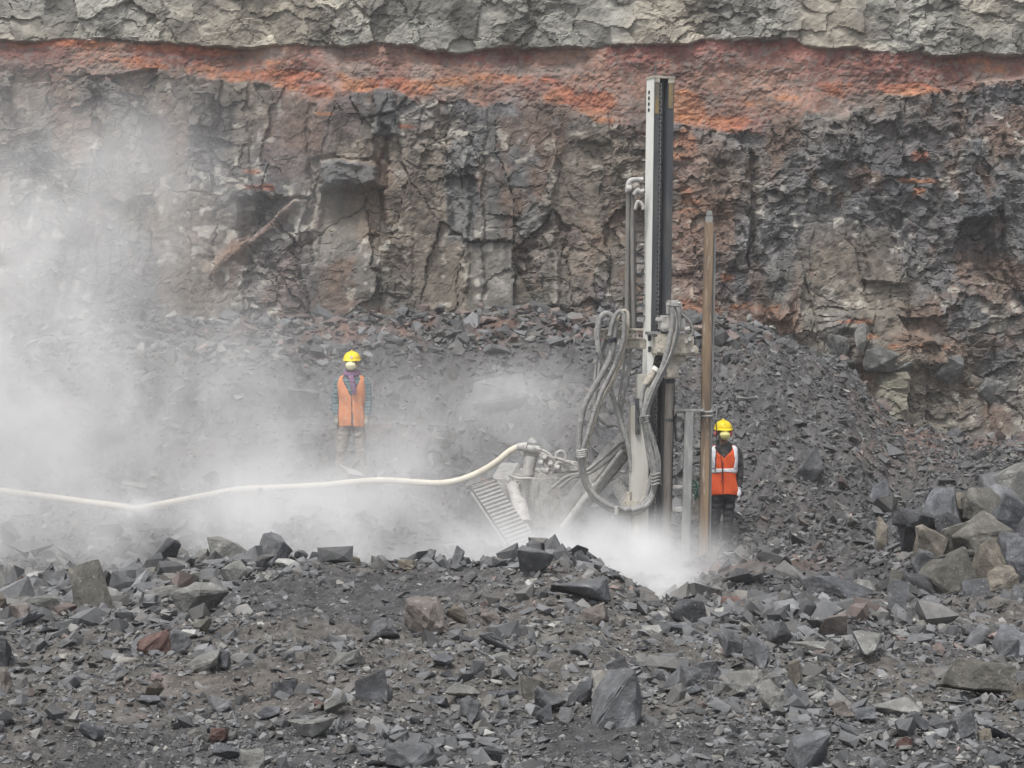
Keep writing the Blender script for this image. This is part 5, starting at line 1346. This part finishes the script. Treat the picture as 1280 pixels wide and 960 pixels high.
        g_.tube([w + Vector((-s * .01, -.025, -.03)), w + Vector((-s * .018, -.052, -.065)), w + Vector((-s * .020, -.056, -.095))], [.016, .014, .011], 8)
        fuse(g_, 'glove', P_['glove'], root, .006, smooth=1)
    # head gear
    h = MB()
    pts = [((0, .0, 1.688 + .105 * math.sin(t_)), .118 * math.cos(t_) + .001, .138 * math.cos(t_) + .001) for t_ in [i / 12 * math.pi / 2 for i in range(13)]]
    loft(h, [((0, 0, 1.670), .120, .140)] + pts, 28)
    h.tube([Vector((math.cos(q) * .119, math.sin(q) * .139 - .004, 1.672 - (.012 if math.sin(q) < -.3 else 0))) for q in [i / 32 * 2 * math.pi for i in range(33)]], .010, 8, cap=False)
    brim = [(-.085, -.11, 1.668), (-.05, -.158, 1.662), (0, -.172, 1.660), (.05, -.158, 1.662), (.085, -.11, 1.668)]
    for off in (0, .02, .04): h.tube(curve([(x * (1 - off), y + off, z + off * .15) for x, y, z in brim], 5), .007, 8)
    h.tube(curve([(0, -.125, 1.74), (0, -.07, 1.79), (0, 0, 1.802), (0, .07, 1.79), (0, .125, 1.74)], 6), .010, 8)
    hl = fuse(h, 'helmet', M_HELM, root, .007, smooth=1)
    if P_['sticker']:
        m = MB(); m.box((.012, -.140, 1.708), (.018, 0, 0), (0, .006, .002), (0, 0, .018), .003); local(m, 'helmet_sticker', M_STICK, hl)
    hr = MB(); ball(hr, (0, .02, 1.655), .084, .092, .075); local(hr, 'hair', M_HAIR, root)
    for s in (-1, 1):
        m = MB(); ball(m, (s * .031, -.087, 1.648), .013, .010, .009, 10); ey = local(m, 'eye', M_EYEW, root)
        m = MB(); ball(m, (s * .031, -.096, 1.648), .006, .004, .006, 8); local(m, 'iris', M_EYEB, ey)
    mk = MB()
    for t_ in range(1): loft(mk, [((0, -.098, 1.528), .016, .012), ((0, -.108, 1.540), .046, .036), ((0, -.118, 1.566), .070, .050), ((0, -.124, 1.602), .072, .058), ((0, -.120, 1.636), .058, .052), ((0, -.108, 1.658), .026, .038)], 18)
    ms = fuse(mk, 'dust_mask', P_['mask'], root, .006, smooth=1)
    m = MB()
    for z in (1.60, 1.565):
        m.tube(curve([(-.05, -.085, z), (-.082, -.02, z + .02), (-.07, .06, z + .03)], 4), .003, 6); m.tube(curve([(.05, -.085, z), (.082, -.02, z + .02), (.07, .06, z + .03)], 4), .003, 6)
    local(m, 'mask_strap', M_MASK2, ms)
    if P_['muffs']:
        for s in (-1, 1):
            m = MB(); m.tube([(s * .078, .0, 1.615), (s * .098, .0, 1.613), (s * .122, 0, 1.612)], [.036, .044, .034], 16); local(m, 'ear_muff', M_MUFF, root)
            m = MB(); m.tube(curve([(s * .11, 0, 1.64), (s * .118, 0, 1.68)], 3), .006, 6); local(m, 'muff_arm', M_CORD, root)
        m = MB(); m.box((-.072, -.135, 1.575), (.012, 0, 0), (0, .012, 0), (0, 0, .014), .004); m.box((-.10, -.14, 1.50), (.020, 0, 0), (0, .014, 0), (0, 0, .034), .005); m.tube(curve([(-.10, -.14, 1.53), (-.088, -.15, 1.56), (-.075, -.14, 1.575)], 4), .005, 6)
        m.tube(curve([(-.10, -.15, 1.48), (-.07, -.165, 1.35), (-.05, -.162, 1.2), (-.045, -.158, 1.05), (-.06, -.155, .95)], 5), .004, 6); local(m, 'radio_microphone', M_CORD, root)
    if P_['scarf']:
        m = MB(); m.tube([Vector((math.cos(q) * .088, math.sin(q) * .088 - .01, 1.49 + .012 * math.sin(3 * q) - .02 * (math.sin(q) < -.5))) for q in [i / 20 * 2 * math.pi for i in range(21)]], .034, 10)
        m.tube([(.0, -.10, 1.47), (.03, -.15, 1.38), (.05, -.165, 1.28), (.06, -.165, 1.18)], [.030, .036, .034, .020], 10); m.tube([(-.02, -.10, 1.47), (.01, -.155, 1.40), (.035, -.16, 1.30), (.04, -.165, 1.22)], [.026, .028, .026, .016], 10)
        fuse(m, 'scarf', M_SCARF, root, .009, wrinkle=.010, wscale=25)
    return root

def stand_z(px, Y): return float(ground_z((px - 640) / F * Y, Y)[0])
Y2 = 21.8; s2 = 1.0
person(P(904, 690, Y2), 1.0 * (167 / F * Y2) / 1.815, R(4), 'person in bright orange red vest and pink ear muffs half hidden behind the brown post',
       dict(feet=.095, legshift=-.05, hands=.205, elbow=.235, legw=.98, trousers=M_TROU, shirt=M_SHIRT, vest=M_VEST, vneck=1.28, gap=0.0, seam=-0.22, hem=.79, tape=True, glove=M_GLOVE, sticker=False, mask=M_MASK, muffs=True, scarf=False))
Y1 = 22.4
person(P(440, 598, Y1), 1.0 * (161 / F * Y1) / 1.815, R(-3), 'person in faded plain orange vest and purple scarf standing alone in drifting dust',
       dict(feet=.155, legshift=-.02, hands=.215, elbow=.235, legw=1.05, trousers=M_TROU2, shirt=M_PLAID, vest=M_VEST2, vneck=1.16, gap=0.03, seam=0.12, hem=.74, tape=False, glove=M_GLOVE2, sticker=True, mask=M_MASK2, muffs=False, scarf=True))
# ------------------------------------------------------------------ rock dust blown out of the drill hole
def dust(name, label, lo, hi, blobs, noise_scale, dens, seed, aniso=0.0, nlo=0.40, nhi=0.66, colr=(0.955, 0.955, 0.955)):
    m = bpy.data.materials.new('rock_dust'); m.use_nodes = True
    nt = m.node_tree; nt.nodes.clear(); L = nt.links.new
    out = nd(nt, 'ShaderNodeOutputMaterial')
    vol = nd(nt, 'ShaderNodeVolumeScatter'); vol.inputs['Color'].default_value = (*colr, 1); vol.inputs['Anisotropy'].default_value = aniso
    tc = nd(nt, 'ShaderNodeTexCoord')
    nz = nd(nt, 'ShaderNodeTexNoise', Scale=noise_scale, Detail=4.0, Roughness=0.64, Distortion=0.6)
    mp = nd(nt, 'ShaderNodeMapping'); mp.inputs['Location'].default_value = (seed, seed * 0.7, 0); mp.inputs['Scale'].default_value = (1, 1, 0.8)
    L(tc.outputs['Object'], mp.inputs['Vector']); L(mp.outputs[0], nz.inputs['Vector'])
    mr = nd(nt, 'ShaderNodeMapRange'); mr.inputs['From Min'].default_value = nlo; mr.inputs['From Max'].default_value = nhi; mr.inputs['To Min'].default_value = 0.04; mr.inputs['To Max'].default_value = 1.6
    L(nz.outputs[0], mr.inputs['Value'])
    tot = None
    for (c, r, a) in blobs:
        s1 = nd(nt, 'ShaderNodeVectorMath', operation='SUBTRACT'); L(tc.outputs['Object'], s1.inputs[0]); s1.inputs[1].default_value = c
        s2 = nd(nt, 'ShaderNodeVectorMath', operation='DIVIDE'); L(s1.outputs[0], s2.inputs[0]); s2.inputs[1].default_value = r
        s3 = nd(nt, 'ShaderNodeVectorMath', operation='DOT_PRODUCT'); L(s2.outputs[0], s3.inputs[0]); L(s2.outputs[0], s3.inputs[1])
        s4 = nd(nt, 'ShaderNodeMath', operation='POWER'); s4.inputs[0].default_value = 0.3679; L(s3.outputs['Value'], s4.inputs[1])
        s5 = nd(nt, 'ShaderNodeMath', operation='MULTIPLY'); L(s4.outputs[0], s5.inputs[0]); s5.inputs[1].default_value = a
        if tot is None: tot = s5.outputs[0]
        else:
            ad = nd(nt, 'ShaderNodeMath', operation='ADD'); L(tot, ad.inputs[0]); L(s5.outputs[0], ad.inputs[1]); tot = ad.outputs[0]
    mu = nd(nt, 'ShaderNodeMath', operation='MULTIPLY'); L(tot, mu.inputs[0]); L(mr.outputs[0], mu.inputs[1])
    mu2 = nd(nt, 'ShaderNodeMath', operation='MULTIPLY'); L(mu.outputs[0], mu2.inputs[0]); mu2.inputs[1].default_value = dens
    sb = nd(nt, 'ShaderNodeMath', operation='SUBTRACT'); L(mu2.outputs[0], sb.inputs[0]); sb.inputs[1].default_value = dens * 0.01; sb.use_clamp = False
    mxn = nd(nt, 'ShaderNodeMath', operation='MAXIMUM'); L(sb.outputs[0], mxn.inputs[0]); mxn.inputs[1].default_value = 0.0
    L(mxn.outputs[0], vol.inputs['Density']); L(vol.outputs[0], out.inputs['Volume'])
    x0, y0, z0 = lo; x1, y1, z1 = hi
    Vv = [(x, y, z) for z in (z0, z1) for y in (y0, y1) for x in (x0, x1)]
    Tt = [(0, 2, 3, 1), (4, 5, 7, 6), (0, 1, 5, 4), (2, 6, 7, 3), (0, 4, 6, 2), (1, 3, 7, 5)]
    o = np_mesh(name, Vv, Tt, None, (m,))
    return tag(o, label, 'dust', kind='stuff')

def B(px, py, Y, rx, ry, rz, a):      # rx, rz in photograph pixels
    return (tuple(P(px, py, Y)), (rx * Y / F, ry, rz * Y / F), a)
dust('dust_cloud', 'thin white dust drifting left over the scree and up the cliff', (-9.5, 14.2, -0.3), (3.4, 27.5, 6.6), [
    B(40, 520, 22, 200, 2.6, 110, 0.62),
    B(0, 350, 23, 150, 2.8, 150, 0.42),
    B(169, 636, 19.4, 15, 0.5, 9, 7.0),
    B(110, 230, 23, 130, 2.2, 100, 0.22),
    B(150, 660, 18.0, 330, 2.0, 62, 0.75),
    B(300, 520, 22, 170, 2.2, 110, 0.22),
    B(560, 560, 22.5, 220, 2.0, 90, 0.13),
    B(250, 250, 24, 170, 2.0, 140, 0.09),
    B(380, 640, 18.5, 180, 1.8, 48, 0.75),
    B(530, 560, 22, 150, 1.2, 60, 0.32),
    B(650, 490, 23.5, 80, 1.0, 35, 0.40),
    B(540, 690, 17.4, 120, 1.4, 26, 0.85),
], 0.75, 0.80, 3.0, nlo=0.41, nhi=0.63)
dust('dust_cloud', 'dense white dust plume boiling out at the foot of the drill mast', (-0.6, 14.0, -0.4), (3.4, 21.9, 1.9), [
    B(790, 712, 18.9, 85, 1.4, 42, 2.4),
    B(838, 750, 16.4, 34, 1.0, 26, 3.0),
    B(700, 690, 19.0, 90, 1.2, 25, 0.8),
    B(745, 645, 20.6, 80, 0.5, 40, 0.55),
], 1.7, 1.05, 8.0, nlo=0.39, nhi=0.62)

# ------------------------------------------------------------------ dusty air over the whole pit
hm_ = bpy.data.materials.new('haze'); hm_.use_nodes = True; nt = hm_.node_tree; nt.nodes.clear()
out = nd(nt, 'ShaderNodeOutputMaterial'); pv = nd(nt, 'ShaderNodeVolumePrincipled'); pv.inputs['Color'].default_value = (0.95, 0.955, 0.96, 1); pv.inputs['Density'].default_value = 0.0013
nt.links.new(pv.outputs[0], out.inputs['Volume'])
x0, y0, z0, x1, y1, z1 = -910, -910, -2.0, 910, 910, 16.5
o = np_mesh('haze', [(x, y, z) for z in (z0, z1) for y in (y0, y1) for x in (x0, x1)], [(0, 2, 3, 1), (4, 5, 7, 6), (0, 1, 5, 4), (2, 6, 7, 3), (0, 4, 6, 2), (1, 3, 7, 5)], None, (hm_,))
tag(o, kind='stuff', label='thin dusty air over the whole quarry floor', cat='haze')
